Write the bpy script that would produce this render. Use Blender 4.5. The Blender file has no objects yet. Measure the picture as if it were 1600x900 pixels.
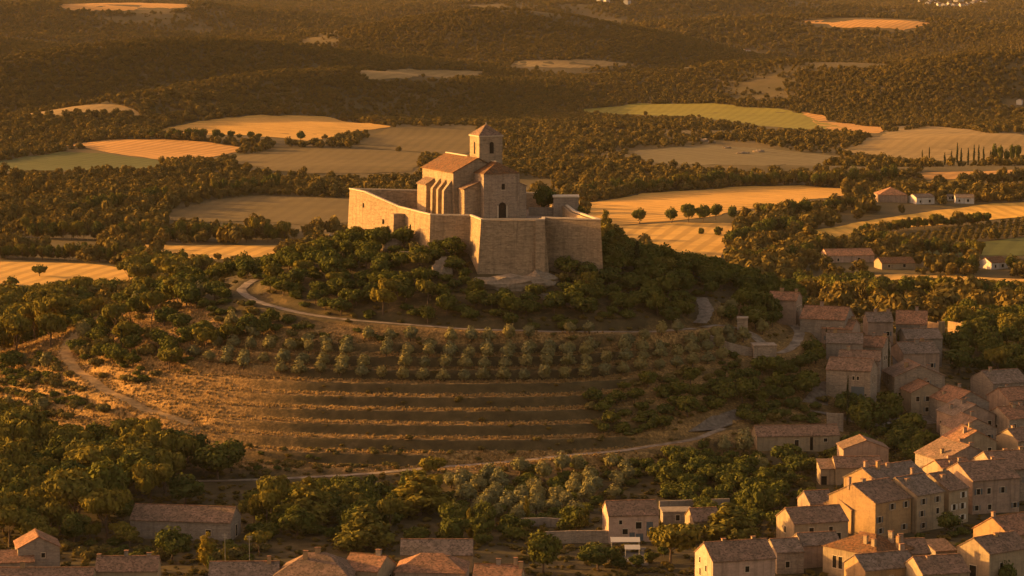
import bpy, bmesh, math, random
import numpy as np
from mathutils import Vector, Matrix
R = math.radians
random.seed(7)
rng = np.random.default_rng(11)
scene = bpy.context.scene
COL = scene.collection

# ---------------------------------------------------------------- camera geometry
F = 4500.0                      # focal length in pixels of a 1600 px wide picture
CZ = 141.0
PITCH = math.atan(510.0 / F)
CP, SP = math.cos(PITCH), math.sin(PITCH)

def ray(px, py):
    dx, dy = (px - 800.0) / F, (450.0 - py) / F
    y = CP + dy * SP
    return dx / y, (-SP + dy * CP) / y          # X and Z slope per metre of Y

def at(px, py, Y):
    a, b = ray(px, py)
    return Vector((a * Y, Y, CZ + b * Y))

def atz(px, py, z):
    a, b = ray(px, py)
    return at(px, py, (z - CZ) / b)

def proj(X, Y, Z):
    dz = Z - CZ
    d = Y * CP - dz * SP
    return 800 + F * X / d, 450 - F * (Y * SP + dz * CP) / d

# ---------------------------------------------------------------- terrain
def sstep(a, b, x):
    t = np.clip((x - a) / (b - a), 0, 1)
    return t * t * (3 - 2 * t)

def vnoise(x, y, s=0):
    x = np.asarray(x, float); y = np.asarray(y, float)
    ix = np.floor(x).astype(np.int64); iy = np.floor(y).astype(np.int64)
    fx = x - ix; fy = y - iy
    fx = fx * fx * (3 - 2 * fx); fy = fy * fy * (3 - 2 * fy)
    def h(i, j):
        n = (i * 374761393 + j * 668265263 + s * 974711) & 0x7fffffff
        n = ((n ^ (n >> 13)) * 1274126177) & 0x7fffffff
        return ((n ^ (n >> 16)) & 0xffff) / 65535.0
    return (h(ix, iy) * (1 - fx) + h(ix + 1, iy) * fx) * (1 - fy) + (h(ix, iy + 1) * (1 - fx) + h(ix + 1, iy + 1) * fx) * fy

def fbm(x, y, s=0, o=3):
    t = 0; a = 0.5
    for k in range(o):
        t = t + a * vnoise(x * 2 ** k, y * 2 ** k, s + k); a *= 0.5
    return t

HCX, HCY = -10.0, 850.0
PR = [0, 20, 30, 39, 52, 70, 93, 115, 128, 142, 160]
PZ = [48, 47, 44, 41.5, 37.0, 30.5, 19, 8.0, 2.4, 0.5, 0]
# elongated rises: cx, cy, half length, half width, heading (deg from +X), height
RIDGES = [(-320, 2880, 420, 120, 42, 62), (-180, 2650, 300, 85, 48, 40), (-30, 3500, 330, 210, 0, 78),
          (300, 2950, 230, 150, -12, 40), (500, 2780, 190, 110, 10, 44), (-720, 4700, 520, 330, 12, 70),
          (460, 4250, 420, 200, -6, 48), (-260, 4050, 300, 170, 20, 40), (150, 5400, 700, 300, 5, 40),
          (-150, 2420, 130, 70, 10, 6), (-240, 2250, 110, 60, 0, 5), (370, 2230, 120, 60, 10, 7),
          (150, 1640, 120, 60, 10, 4), (-900, 3600, 350, 260, 25, 60), (900, 3900, 300, 260, -20, 55),
          (-120, 1900, 300, 90, 8, 5), (240, 1900, 200, 70, 0, 6)]

def hill_r(X, Y):
    dx = X - HCX; dy = Y - HCY
    a = np.where(dx < 0, 1.36, 1.06)
    return np.hypot(dx / a, dy)

TH = 2.8
def terrace(X, Y, hz):
    t = (hz + 0.9) / TH
    fl = np.floor(t); f = t - fl
    m = sstep(1.5, 3.0, hz) * (1 - sstep(25, 29, hz)) * (1 - sstep(825, 850, Y)) * (1 - 0.8 * sstep(18, 45, X)) * sstep(-160, -128, X)
    return m, fl, f
def hill_hz(X, Y):
    r = hill_r(X, Y)
    wob = (fbm(X / 60, Y / 60, 5, 2) - 0.45) * 5 * sstep(46, 80, r) * (1 - sstep(110, 150, r))
    return np.interp(r + wob, PR, PZ)
def H0(X, Y):
    X = np.asarray(X, float); Y = np.asarray(Y, float)
    z = 11 * (1 - sstep(1010, 1260, Y))
    z = z + 13 * np.exp(-(((X - 128) / 62) ** 2 + ((Y - 885) / 95) ** 2))
    r = hill_r(X, Y)
    wob = (fbm(X / 60, Y / 60, 5, 2) - 0.45) * 5 * sstep(46, 80, r) * (1 - sstep(110, 150, r))
    hz = np.interp(r + wob, PR, PZ)
    # terraces on the front and left of the hill
    m, fl, f = terrace(X, Y, hz)
    g = np.where(f < 0.55, 0.04 * f / 0.55, 0.04 + 0.96 * sstep(0.55, 1.0, f))
    tz = TH * (fl + g) - 0.9
    z = z + hz * (1 - m) + np.maximum(tz, 0) * m
    z = z + (1 - 0.75 * m) * (fbm(X / 14, Y / 14, 9) - 0.45) * 1.0 * sstep(30, 55, r) + (1 - 0.5 * m) * (fbm(X / 4, Y / 4, 19) - 0.45) * 0.5 * sstep(36, 55, r) * (1 - sstep(150, 260, r))
    far = sstep(1250, 1600, Y)
    z = z + far * (fbm(X / 260, Y / 260, 3) - 0.45) * 9
    z = z + 62 * sstep(3900, 7600, Y) + 120 * sstep(7600, 12000, Y)
    for cx, cy, L, W, hd, h in RIDGES:
        c, s = math.cos(R(hd)), math.sin(R(hd))
        u = ((X - cx) * c + (Y - cy) * s) / L; v = (-(X - cx) * s + (Y - cy) * c) / W
        z = z + h * np.exp(-(u * u + v * v)) * sstep(1250, 1600, Y)
    vf = sstep(2500, 3600, Y)
    z = z + vf * (fbm(X / 420, Y / 300, 31, 4) - 0.45) * 42
    return z

ROADS = []          # (N,3) polylines, half width

def H(X, Y):
    X = np.asarray(X, float); Y = np.asarray(Y, float)
    z = H0(X, Y)
    shp = z.shape
    X1 = np.broadcast_to(X, shp).ravel(); Y1 = np.broadcast_to(Y, shp).ravel(); z1 = z.ravel().copy()
    for P, hw in ROADS:
        mn = P[:, :2].min(0) - 9; mx = P[:, :2].max(0) + 9
        k = np.nonzero((X1 > mn[0]) & (X1 < mx[0]) & (Y1 > mn[1]) & (Y1 < mx[1]))[0]
        if len(k) == 0: continue
        for c0 in range(0, len(k), 20000):
            kk = k[c0:c0 + 20000]
            d2 = (X1[kk, None] - P[None, :, 0]) ** 2 + (Y1[kk, None] - P[None, :, 1]) ** 2
            j = d2.argmin(1); d = np.sqrt(d2[np.arange(len(kk)), j])
            w = 1 - sstep(hw + 1.1, hw + 4.0, d)
            z1[kk] = z1[kk] * (1 - w) + P[j, 2] * w
    return z1.reshape(shp)

_T = np.concatenate([np.arange(560, 1300, 0.6), np.arange(1300, 3000, 2.5), np.arange(3000, 11000, 10)])
def gnd(px, py, off=0.0, fn=None):
    a, b = ray(px, py)
    d = CZ + b * _T - (fn or H)(a * _T, _T) - off
    k = int(np.argmax(d < 0))
    if k == 0: k = 1 if d[0] < 0 else len(_T) - 1
    t = _T[k - 1] + (_T[k] - _T[k - 1]) * d[k - 1] / (d[k - 1] - d[k]) if d[k - 1] != d[k] else _T[k]
    return Vector((a * t, t, CZ + b * t))

def h1(x, y): return float(H(np.array([x]), np.array([y]))[0])

def smooth_line(P, step=1.0):
    P = np.array(P, float); out = []
    Q = np.vstack([2 * P[0] - P[1], P, 2 * P[-1] - P[-2]])
    for i in range(1, len(Q) - 2):
        n = max(2, int(np.linalg.norm(Q[i + 1] - Q[i]) / step))
        for t in np.arange(n) / n:
            a, b, c, d = Q[i - 1], Q[i], Q[i + 1], Q[i + 2]
            out.append(0.5 * (2 * b + (c - a) * t + (2 * a - 5 * b + 4 * c - d) * t * t + (3 * b - a - 3 * c + d) * t ** 3))
    out.append(P[-1])
    return np.array(out)

def road_line(pxs, hw):
    L = smooth_line([list(gnd(x, y, 0, H0)) for x, y in pxs])
    z = H0(L[:, 0], L[:, 1]); k = np.ones(13) / 13
    L[:, 2] = np.convolve(np.pad(z, 6, mode='edge'), k, 'valid')
    ROADS.append((L, hw)); return L
UPPER = road_line([(398, 436), (383, 447), (378, 457), (400, 471), (440, 482), (490, 493), (560, 501), (660, 509), (760, 516), (900, 519), (1010, 519), (1085, 514)], 1.9)
SPUR = road_line([(1085, 514), (1098, 500), (1103, 484), (1094, 464)], 2.4)
LOOP = road_line([(1085, 514), (1135, 508), (1175, 523), (1212, 553), (1240, 540), (1249, 520), (1236, 503)], 1.9)
LOWER = road_line([(300, 752), (390, 750), (470, 746), (540, 742), (620, 737), (700, 730), (780, 723), (850, 716), (950, 707), (1020, 697), (1080, 688), (1130, 668)], 1.7)
WEST = road_line([(178, 498), (140, 512), (112, 530), (102, 552), (118, 580), (160, 610), (220, 640), (300, 668)], 1.3)

def inpoly(x, y, P):
    x = np.asarray(x); y = np.asarray(y); c = np.zeros(x.shape, bool); n = len(P)
    for i in range(n):
        x1, y1 = P[i]; x2, y2 = P[i - 1]
        if y1 == y2: continue
        c ^= ((y1 > y) != (y2 > y)) & (x < (x2 - x1) * (y - y1) / (y2 - y1) + x1)
    return c

# ---------------------------------------------------------------- materials
def nt(name):
    m = bpy.data.materials.new(name); m.use_nodes = True
    t = m.node_tree; t.nodes.clear()
    out = t.nodes.new('ShaderNodeOutputMaterial')
    return m, t, out
def nd(t, typ, **kw):
    n = t.nodes.new('ShaderNode' + typ)
    for k, v in kw.items():
        if k in n.inputs: n.inputs[k].default_value = v
        else: setattr(n, k, v)
    return n
def ramp(t, src, stops):
    n = t.nodes.new('ShaderNodeValToRGB'); e = n.color_ramp.elements
    while len(e) < len(stops): e.new(0.5)
    for q, (p, c) in zip(e, stops): q.position = p; q.color = (*c, 1)
    t.links.new(src, n.inputs[0]); return n.outputs[0]
def mixc(t, fac, a, b, mode='MIX'):
    n = t.nodes.new('ShaderNodeMix'); n.data_type = 'RGBA'; n.blend_type = mode
    for s, v in ((n.inputs[0], fac), (n.inputs[6], a), (n.inputs[7], b)):
        if hasattr(v, 'links'): t.links.new(v, s)
        elif isinstance(v, (int, float)): s.default_value = v
        else: s.default_value = (*v, 1)
    return n.outputs[2]
def coords(t, kind='Object', shift=True):
    c = nd(t, 'TexCoord').outputs[kind]
    if not shift: return c
    o = nd(t, 'ObjectInfo'); a = t.nodes.new('ShaderNodeVectorMath'); a.operation = 'MULTIPLY_ADD'
    a.inputs[1].default_value = (1, 1, 1)
    m = t.nodes.new('ShaderNodeMath'); m.operation = 'MULTIPLY'; m.inputs[1].default_value = 300
    t.links.new(o.outputs['Random'], m.inputs[0]); t.links.new(c, a.inputs[0]); t.links.new(m.outputs[0], a.inputs[2])
    return a.outputs[0]
def noise(t, co, scale, detail=4, rough=0.6):
    n = nd(t, 'TexNoise', Scale=scale, Detail=detail, Roughness=rough); t.links.new(co, n.inputs['Vector']); return n.outputs[0]
def voro(t, co, scale):
    n = nd(t, 'TexVoronoi', Scale=scale); t.links.new(co, n.inputs['Vector']); return n.outputs
def finish(t, out, col, rough=0.9, bump=None, bstr=0.5, bdist=0.05):
    p = nd(t, 'BsdfPrincipled', Roughness=rough)
    p.inputs['Specular IOR Level'].default_value = 0.15
    if hasattr(col, 'links'): t.links.new(col, p.inputs['Base Color'])
    else: p.inputs['Base Color'].default_value = (*col, 1)
    if bump is not None:
        b = nd(t, 'Bump', Strength=bstr, Distance=bdist); t.links.new(bump, b.inputs['Height']); t.links.new(b.outputs[0], p.inputs['Normal'])
    t.links.new(p.outputs[0], out.inputs[0]); return p
def mul(c, k): return tuple(min(1, x * k) for x in c)

def wall_mat(name, c, block=2.2, contrast=0.55, stain=(0.10, 0.08, 0.06)):
    m, t, o = nt(name); co = coords(t)
    mp = nd(t, 'Mapping'); mp.inputs['Scale'].default_value = (1, 1, 1.8); t.links.new(co, mp.inputs[0])
    v = voro(t, mp.outputs[0], block)
    sep = nd(t, 'SeparateColor'); t.links.new(v['Color'], sep.inputs[0])
    c1 = ramp(t, sep.outputs[0], [(0, mul(c, 1 - contrast * .75)), (0.5, c), (1, mul(c, 1 + contrast * 0.35))])
    n = noise(t, co, 0.35, 5); n2 = noise(t, co, 2.5, 4)
    f = ramp(t, n, [(0.42, (0, 0, 0)), (0.72, (1, 1, 1))])
    c2 = mixc(t, f, c1, mixc(t, 0.55, c1, stain))
    c3 = mixc(t, 0.35, c2, ramp(t, n2, [(0.3, mul(c, 0.6)), (0.7, mul(c, 1.2))]))
    mq = nd(t, 'Mapping'); mq.inputs['Scale'].default_value = (0.25, 0.25, 2.6); t.links.new(co, mq.inputs[0])
    c3 = mixc(t, 0.4 if block > 1 else 0.12, c3, ramp(t, noise(t, mq.outputs[0], 1.0, 5, 0.7), [(0.35, mul(c, 0.5)), (0.6, mul(c, 1.15))]))
    ms = nd(t, 'Mapping'); ms.inputs['Scale'].default_value = (0.9, 0.9, 0.07); t.links.new(co, ms.inputs[0])
    c3 = mixc(t, ramp(t, noise(t, ms.outputs[0], 1.0, 5, 0.65), [(0.5, (0, 0, 0)), (0.72, (0.55,) * 3)]), c3, stain)
    finish(t, o, c3, 0.95, v['Distance'], 0.5, 0.08); return m
def roof_mat(name, c, var=0.5):
    m, t, o = nt(name); co = coords(t)
    v = voro(t, co, 2.6); sep = nd(t, 'SeparateColor'); t.links.new(v['Color'], sep.inputs[0])
    c1 = ramp(t, sep.outputs[0], [(0, mul(c, 1 - var)), (0.45, c), (0.8, mul(c, 1 + var * .5)), (1, (c[0] * 1.5, c[1] * 1.45, c[2] * 1.5))])
    n = noise(t, co, 0.5, 5)
    c2 = mixc(t, ramp(t, n, [(0.4, (0, 0, 0)), (0.7, (1, 1, 1))]), c1, mixc(t, 0.6, c1, (0.09, 0.075, 0.05)))
    w = nd(t, 'TexWave', Scale=1.5, Distortion=1.2); t.links.new(co, w.inputs[0])
    finish(t, o, c2, 0.9, w.outputs[1], 0.5, 0.06); return m
def plain_mat(name, c, var=0.25, scale=3, rough=0.85):
    m, t, o = nt(name); co = coords(t); n = noise(t, co, scale)
    finish(t, o, ramp(t, n, [(0.3, mul(c, 1 - var)), (0.7, mul(c, 1 + var))]), rough, n, 0.3, 0.03); return m
def leaf_mat(name, c, warm=(1.35, 1.15, 0.6), trans=0.09):
    m, t, o = nt(name); co = coords(t); n = noise(t, co, 1.3, 3)
    oi = nd(t, 'ObjectInfo')
    base = ramp(t, n, [(0.3, mul(c, 0.65)), (0.55, c), (0.75, (c[0] * warm[0], c[1] * warm[1], c[2] * warm[2]))])
    base = mixc(t, mixf(t, oi.outputs['Random'], 0.7), base, tuple(a * b for a, b in zip(c, (1.45, 1.2, 0.8))))
    d = nd(t, 'BsdfDiffuse'); tr = nd(t, 'BsdfTranslucent'); mx = nd(t, 'MixShader', Fac=trans)
    t.links.new(base, d.inputs[0]); t.links.new(mixc(t, 1.0, base, (1.0, 0.95, 0.5), 'MULTIPLY'), tr.inputs[0])
    t.links.new(d.outputs[0], mx.inputs[1]); t.links.new(tr.outputs[0], mx.inputs[2]); t.links.new(mx.outputs[0], o.inputs[0]); return m
def mixf(t, src, k):
    m = t.nodes.new('ShaderNodeMath'); m.operation = 'MULTIPLY'; m.inputs[1].default_value = k; t.links.new(src, m.inputs[0]); return m.outputs[0]

M = {}
M['stone'] = wall_mat('honey_stone', (0.33, 0.25, 0.16), 1.3, 0.85)
M['church'] = wall_mat('church_stone', (0.345, 0.265, 0.175), 1.3, 0.75)
M['rough'] = wall_mat('rubble_stone', (0.33, 0.265, 0.20), 2.2, 0.75)
M['grey'] = wall_mat('grey_stone', (0.28, 0.235, 0.19), 2.0, 0.6)
M['rose'] = wall_mat('rose_plaster', (0.50, 0.35, 0.265), 0.7, 0.25)
M['cream'] = wall_mat('cream_plaster', (0.36, 0.28, 0.18), 0.7, 0.2)
M['ochre'] = wall_mat('ochre_plaster', (0.38, 0.255, 0.13), 0.7, 0.2)
M['pink'] = wall_mat('pink_plaster', (0.36, 0.26, 0.195), 0.8, 0.25)
M['white'] = wall_mat('white_plaster', (0.66, 0.62, 0.56), 0.7, 0.15)
M['court'] = plain_mat('courtyard_gravel', (0.24, 0.18, 0.13), 0.35, 1.2)
M['roof_a'] = roof_mat('old_brown_tiles', (0.21, 0.135, 0.092))
M['roof_b'] = roof_mat('reddish_tiles', (0.29, 0.15, 0.085))
M['roof_c'] = roof_mat('orange_tiles', (0.165, 0.080, 0.034), 0.5)
M['roof_d'] = roof_mat('weathered_grey_tiles', (0.19, 0.145, 0.112))
M['glass'] = plain_mat('dark_opening', (0.018, 0.016, 0.014), 0.3, 3, 0.25)
M['shutter'] = plain_mat('faded_shutter', (0.20, 0.19, 0.17), 0.2)
M['shutter_b'] = plain_mat('blue_grey_shutter', (0.10, 0.12, 0.13), 0.2)
M['trim'] = plain_mat('pale_stone_trim', (0.50, 0.42, 0.31), 0.15)
M['metal'] = plain_mat('grey_metal', (0.35, 0.34, 0.32), 0.1, 3, 0.4)
M['wood'] = plain_mat('weathered_wood', (0.14, 0.09, 0.05), 0.3)
M['bark'] = plain_mat('bark', (0.11, 0.075, 0.05), 0.35, 5)
M['whitecloth'] = plain_mat('white_canvas', (0.42, 0.405, 0.38), 0.05)
M['rock'] = wall_mat('limestone', (0.27, 0.215, 0.155), 1.1, 0.7, (0.07, 0.06, 0.04))
M['rubble'] = plain_mat('grey_rubble', (0.17, 0.14, 0.11), 0.45, 0.7)
M['roadmat'] = plain_mat('pale_gravel_track', (0.25, 0.20, 0.15), 0.5, 0.45)
M['oak'] = leaf_mat('oak_leaves', (0.082, 0.098, 0.028))
M['pine'] = leaf_mat('pine_needles', (0.140, 0.132, 0.032))
M['olive'] = leaf_mat('olive_leaves', (0.185, 0.188, 0.100))
M['cyp'] = leaf_mat('cypress_needles', (0.034, 0.044, 0.02), trans=0.08)
M['shrub'] = leaf_mat('shrub_leaves', (0.130, 0.118, 0.046))
M['yellow'] = leaf_mat('yellowing_leaves', (0.185, 0.160, 0.030))
M['far'] = leaf_mat('woodland_leaves', (0.125, 0.105, 0.036))

# ground: one attribute picks litter / scrub / dry grass and carries painted riser shade
def ground_mat():
    m, t, o = nt('ground_cover')
    co = coords(t, 'Object', False)
    a = nd(t, 'Attribute'); a.attribute_name = 'cover_shade'
    n = noise(t, co, 0.22, 8, 0.7); n2 = noise(t, co, 1.4, 6, 0.7); n3 = noise(t, co, 0.012, 6, 0.65)
    litter = ramp(t, n, [(0.3, (0.045, 0.036, 0.018)), (0.55, (0.085, 0.066, 0.03)), (0.75, (0.14, 0.10, 0.05))])
    dry = ramp(t, n2, [(0.30, (0.085, 0.060, 0.024)), (0.48, (0.23, 0.140, 0.052)), (0.64, (0.46, 0.285, 0.10))])
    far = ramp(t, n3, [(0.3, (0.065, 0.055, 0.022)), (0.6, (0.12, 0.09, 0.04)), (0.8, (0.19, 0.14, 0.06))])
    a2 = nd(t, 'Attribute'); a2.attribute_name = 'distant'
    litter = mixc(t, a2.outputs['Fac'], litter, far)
    add = t.nodes.new('ShaderNodeMath'); add.operation = 'ADD'
    t.links.new(a.outputs['Fac'], add.inputs[0])
    s = t.nodes.new('ShaderNodeMath'); s.operation = 'MULTIPLY_ADD'; s.inputs[1].default_value = 0.8; s.inputs[2].default_value = -0.4
    t.links.new(n, s.inputs[0]); t.links.new(s.outputs[0], add.inputs[1])
    f = ramp(t, add.outputs[0], [(0.25, (0, 0, 0)), (0.7, (1, 1, 1))])
    finish(t, o, mixc(t, f, litter, dry), 1.0, n2, 0.7, 0.25); return m
M['ground'] = ground_mat()
def field_mat(name, c, rot, stripe=0.25, scale=0.034):
    m, t, o = nt(name); co = coords(t, 'Object', False)
    mp = nd(t, 'Mapping'); mp.inputs['Rotation'].default_value = (0, 0, R(rot)); t.links.new(co, mp.inputs[0])
    w = nd(t, 'TexWave', Scale=scale, Distortion=2.0, Detail=2.0); w.inputs['Detail Scale'].default_value = 0.3
    t.links.new(mp.outputs[0], w.inputs[0])
    mp2 = nd(t, 'Mapping'); mp2.inputs['Scale'].default_value = (0.012, 0.05, 0.05); t.links.new(mp.outputs[0], mp2.inputs[0])
    n = noise(t, mp2.outputs[0], 1.0, 7, 0.65); n2 = noise(t, co, 0.5, 4)
    a = ramp(t, n, [(0.3, mul(c, 0.72)), (0.55, c), (0.75, mul(c, 1.18))])
    a = mixc(t, ramp(t, w.outputs[1], [(0.25, (stripe,) * 3), (0.6, (0, 0, 0))]), a, mul(c, 0.55))
    a = mixc(t, 0.3, a, ramp(t, n2, [(0.3, mul(c, 0.7)), (0.7, mul(c, 1.2))]))
    finish(t, o, a, 1.0, n2, 0.6, 0.2); return m

# ---------------------------------------------------------------- mesh helpers
def tag(o, label=None, cat=None, group=None, kind=None):
    if label: o['label'] = label
    if cat: o['category'] = cat
    if group: o['group'] = group
    if kind: o['kind'] = kind
    return o
def empty(name, loc, rz=0.0):
    o = bpy.data.objects.new(name, None); COL.objects.link(o); o.location = loc; o.rotation_euler = (0, 0, rz); o.empty_display_size = 0.5
    return o
def link(name, me, parent=None, loc=None):
    o = bpy.data.objects.new(name, me); COL.objects.link(o)
    if parent: o.parent = parent
    if loc is not None: o.location = loc
    return o
def mesh_np(name, V, Fq, mats, mi=None, smooth=False):
    me = bpy.data.meshes.new(name); V = np.asarray(V, np.float32); Fq = np.asarray(Fq, np.int32); k = Fq.shape[1]
    me.vertices.add(len(V)); me.vertices.foreach_set('co', V.ravel())
    me.loops.add(Fq.size); me.loops.foreach_set('vertex_index', Fq.ravel())
    me.polygons.add(len(Fq)); me.polygons.foreach_set('loop_start', np.arange(0, Fq.size, k, dtype=np.int32))
    if mi is not None: me.polygons.foreach_set('material_index', np.asarray(mi, np.int32))
    if smooth: me.polygons.foreach_set('use_smooth', np.ones(len(Fq), bool))
    for m in (mats if isinstance(mats, (list, tuple)) else [mats]): me.materials.append(m)
    me.update(calc_edges=True); me.validate(); return me

class MB:
    def __init__(s): s.v = []; s.f = []
    def hexa(s, b, t):           # four bottom points, four top points, same winding
        n = len(s.v); s.v += [tuple(p) for p in b] + [tuple(p) for p in t]
        s.f += [(n + 3, n + 2, n + 1, n), (n + 4, n + 5, n + 6, n + 7)] + [(n + i, n + (i + 1) % 4, n + 4 + (i + 1) % 4, n + 4 + i) for i in range(4)]
    def box(s, x0, x1, y0, y1, z0, z1):
        b = [(x0, y0, z0), (x1, y0, z0), (x1, y1, z0), (x0, y1, z0)]
        s.hexa(b, [(x, y, z1) for x, y, z in b])
    def poly(s, pts): n = len(s.v); s.v += [tuple(p) for p in pts]; s.f.append(tuple(range(n, n + len(pts))))
    def prism(s, A, B):          # two matching polygons
        n = len(s.v); k = len(A); s.v += [tuple(p) for p in A] + [tuple(p) for p in B]
        s.f.append(tuple(range(n + k - 1, n - 1, -1))); s.f.append(tuple(range(n + k, n + 2 * k)))
        s.f += [(n + i, n + (i + 1) % k, n + k + (i + 1) % k, n + k + i) for i in range(k)]
    def cyl(s, x, y, z0, z1, r0, r1=None, n=8):
        r1 = r0 if r1 is None else r1
        c = [(math.cos(i * 2 * math.pi / n), math.sin(i * 2 * math.pi / n)) for i in range(n)]
        s.prism([(x + r0 * a, y + r0 * b, z0) for a, b in c], [(x + r1 * a, y + r1 * b, z1) for a, b in c])
    def tube(s, p, q, r0, r1=None, n=6):
        p = Vector(p); q = Vector(q); r1 = r0 if r1 is None else r1
        d = (q - p).normalized(); a = d.orthogonal().normalized(); b = d.cross(a)
        c = [a * math.cos(i * 2 * math.pi / n) + b * math.sin(i * 2 * math.pi / n) for i in range(n)]
        s.prism([p + v * r0 for v in c], [q + v * r1 for v in c])
    def mesh(s, name, mat):
        me = bpy.data.meshes.new(name); me.from_pydata(s.v, [], s.f)
        bm = bmesh.new(); bm.from_mesh(me); bmesh.ops.recalc_face_normals(bm, faces=bm.faces); bm.to_mesh(me); bm.free()
        me.materials.append(mat); return me
    def build(s, name, mat, parent=None): return link(name, s.mesh(name, mat), parent)
HAZE=True
# ---------------------------------------------------------------- ground sheet
def grow(a, b, s0, k, smax=1e9):
    o = [a]; s = s0
    while o[-1] < b: o.append(o[-1] + s); s = min(s * k, smax)
    return o
xr = grow(240, 3000, 1.5, 1.045)
xs = np.array([-v for v in xr[::-1]] + list(np.arange(-238.7, 239, 1.15)) + xr)
ys = np.array([300, 400, 480, 520, 540, 552] + list(np.arange(560, 700, 1.5)) + list(np.arange(700, 812, 0.45)) + list(np.arange(812, 1010, 1.3)) + grow(1011.5, 12000, 1.6, 1.011, 45))
GX, GY = np.meshgrid(xs, ys)
GZ = H(GX, GY)
nx, ny = len(xs), len(ys)
idx = np.arange(nx * ny).reshape(ny, nx)
quads = np.stack([idx[:-1, :-1], idx[:-1, 1:], idx[1:, 1:], idx[1:, :-1]], -1).reshape(-1, 4)
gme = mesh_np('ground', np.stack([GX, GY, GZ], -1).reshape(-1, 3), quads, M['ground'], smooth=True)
def w_poly(px, fn=None): return [tuple(gnd(x, y, 0, fn)[:2]) for x, y in px]
WOOD_A = w_poly([(395, 470), (430, 425), (520, 388), (600, 398), (665, 418), (740, 448), (860, 450), (945, 430), (990, 440), (1085, 478), (1078, 503), (900, 506), (760, 503), (560, 488), (470, 478)])
def cover_shade(X, Y):
    X = np.asarray(X, float); Y = np.asarray(Y, float)
    r = hill_r(X, Y)
    c = 0.02 + 0.0 * X
    c = c + 0.80 * (1 - sstep(118, 150, r)) * sstep(66, 76, r)
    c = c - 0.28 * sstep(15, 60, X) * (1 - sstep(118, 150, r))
    c = c + 0.55 * inpoly(X, Y, w_poly([(95, 540), (185, 485), (330, 480), (330, 530), (250, 540), (150, 560), (230, 640), (420, 690), (300, 690), (150, 650)]))
    c = np.where(inpoly(X, Y, WOOD_A), 0.28, c)
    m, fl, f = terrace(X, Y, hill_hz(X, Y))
    riser_shade = 0.88 - 0.80 * sstep(-92, -38, X)  # painted shade: risers pale on the sunward left, dark toward the right
    c = c * (1 - m) + m * np.where((f < 0.60) | (f > 0.985), 1.25 - 0.35 * sstep(0, 60, X), riser_shade)
    return np.clip(c, 0, 1.25)
at1 = gme.attributes.new('cover_shade', 'FLOAT', 'POINT'); at1.data.foreach_set('value', cover_shade(GX, GY).astype(np.float32).ravel())
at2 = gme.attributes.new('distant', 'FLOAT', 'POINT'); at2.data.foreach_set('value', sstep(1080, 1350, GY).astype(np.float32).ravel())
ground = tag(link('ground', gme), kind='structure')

# ---------------------------------------------------------------- tracks
def ribbon(name, L, hw, mat, lift=0.10, wvar=0.25):
    d = np.gradient(L[:, :2], axis=0); d /= np.linalg.norm(d, axis=1)[:, None] + 1e-9
    nrm = np.stack([-d[:, 1], d[:, 0]], -1); V = []; cols = 5
    for i, p in enumerate(L):
        for j in range(cols):
            s = (j / (cols - 1) * 2 - 1) * hw * (1 + wvar * (random.random() - 0.5) * (abs(j - 2) == 2))
            V.append((p[0] + nrm[i, 0] * s, p[1] + nrm[i, 1] * s, p[2] + lift + 0.05 * (1 - abs(j - 2) / 2)))
    Fq = [(i * cols + j, i * cols + j + 1, (i + 1) * cols + j + 1, (i + 1) * cols + j) for i in range(len(L) - 1) for j in range(cols - 1)]
    return tag(link(name, mesh_np(name, V, Fq, mat, smooth=True)), kind='structure')
ribbon('hillside_track', UPPER, 1.35, M['roadmat'])
ribbon('steep_track', SPUR[4:], 2.0, M['rubble'], 0.16)
ribbon('bend_track', LOOP[3:], 1.5, M['roadmat'], 0.13)
ribbon('foot_track', LOWER, 1.2, M['roadmat'])
ribbon('dirt_path', WEST, 1.9, plain_mat('ochre_dirt', (0.40, 0.25, 0.10), 0.4, 0.6), 0.1, 0.6)

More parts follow.
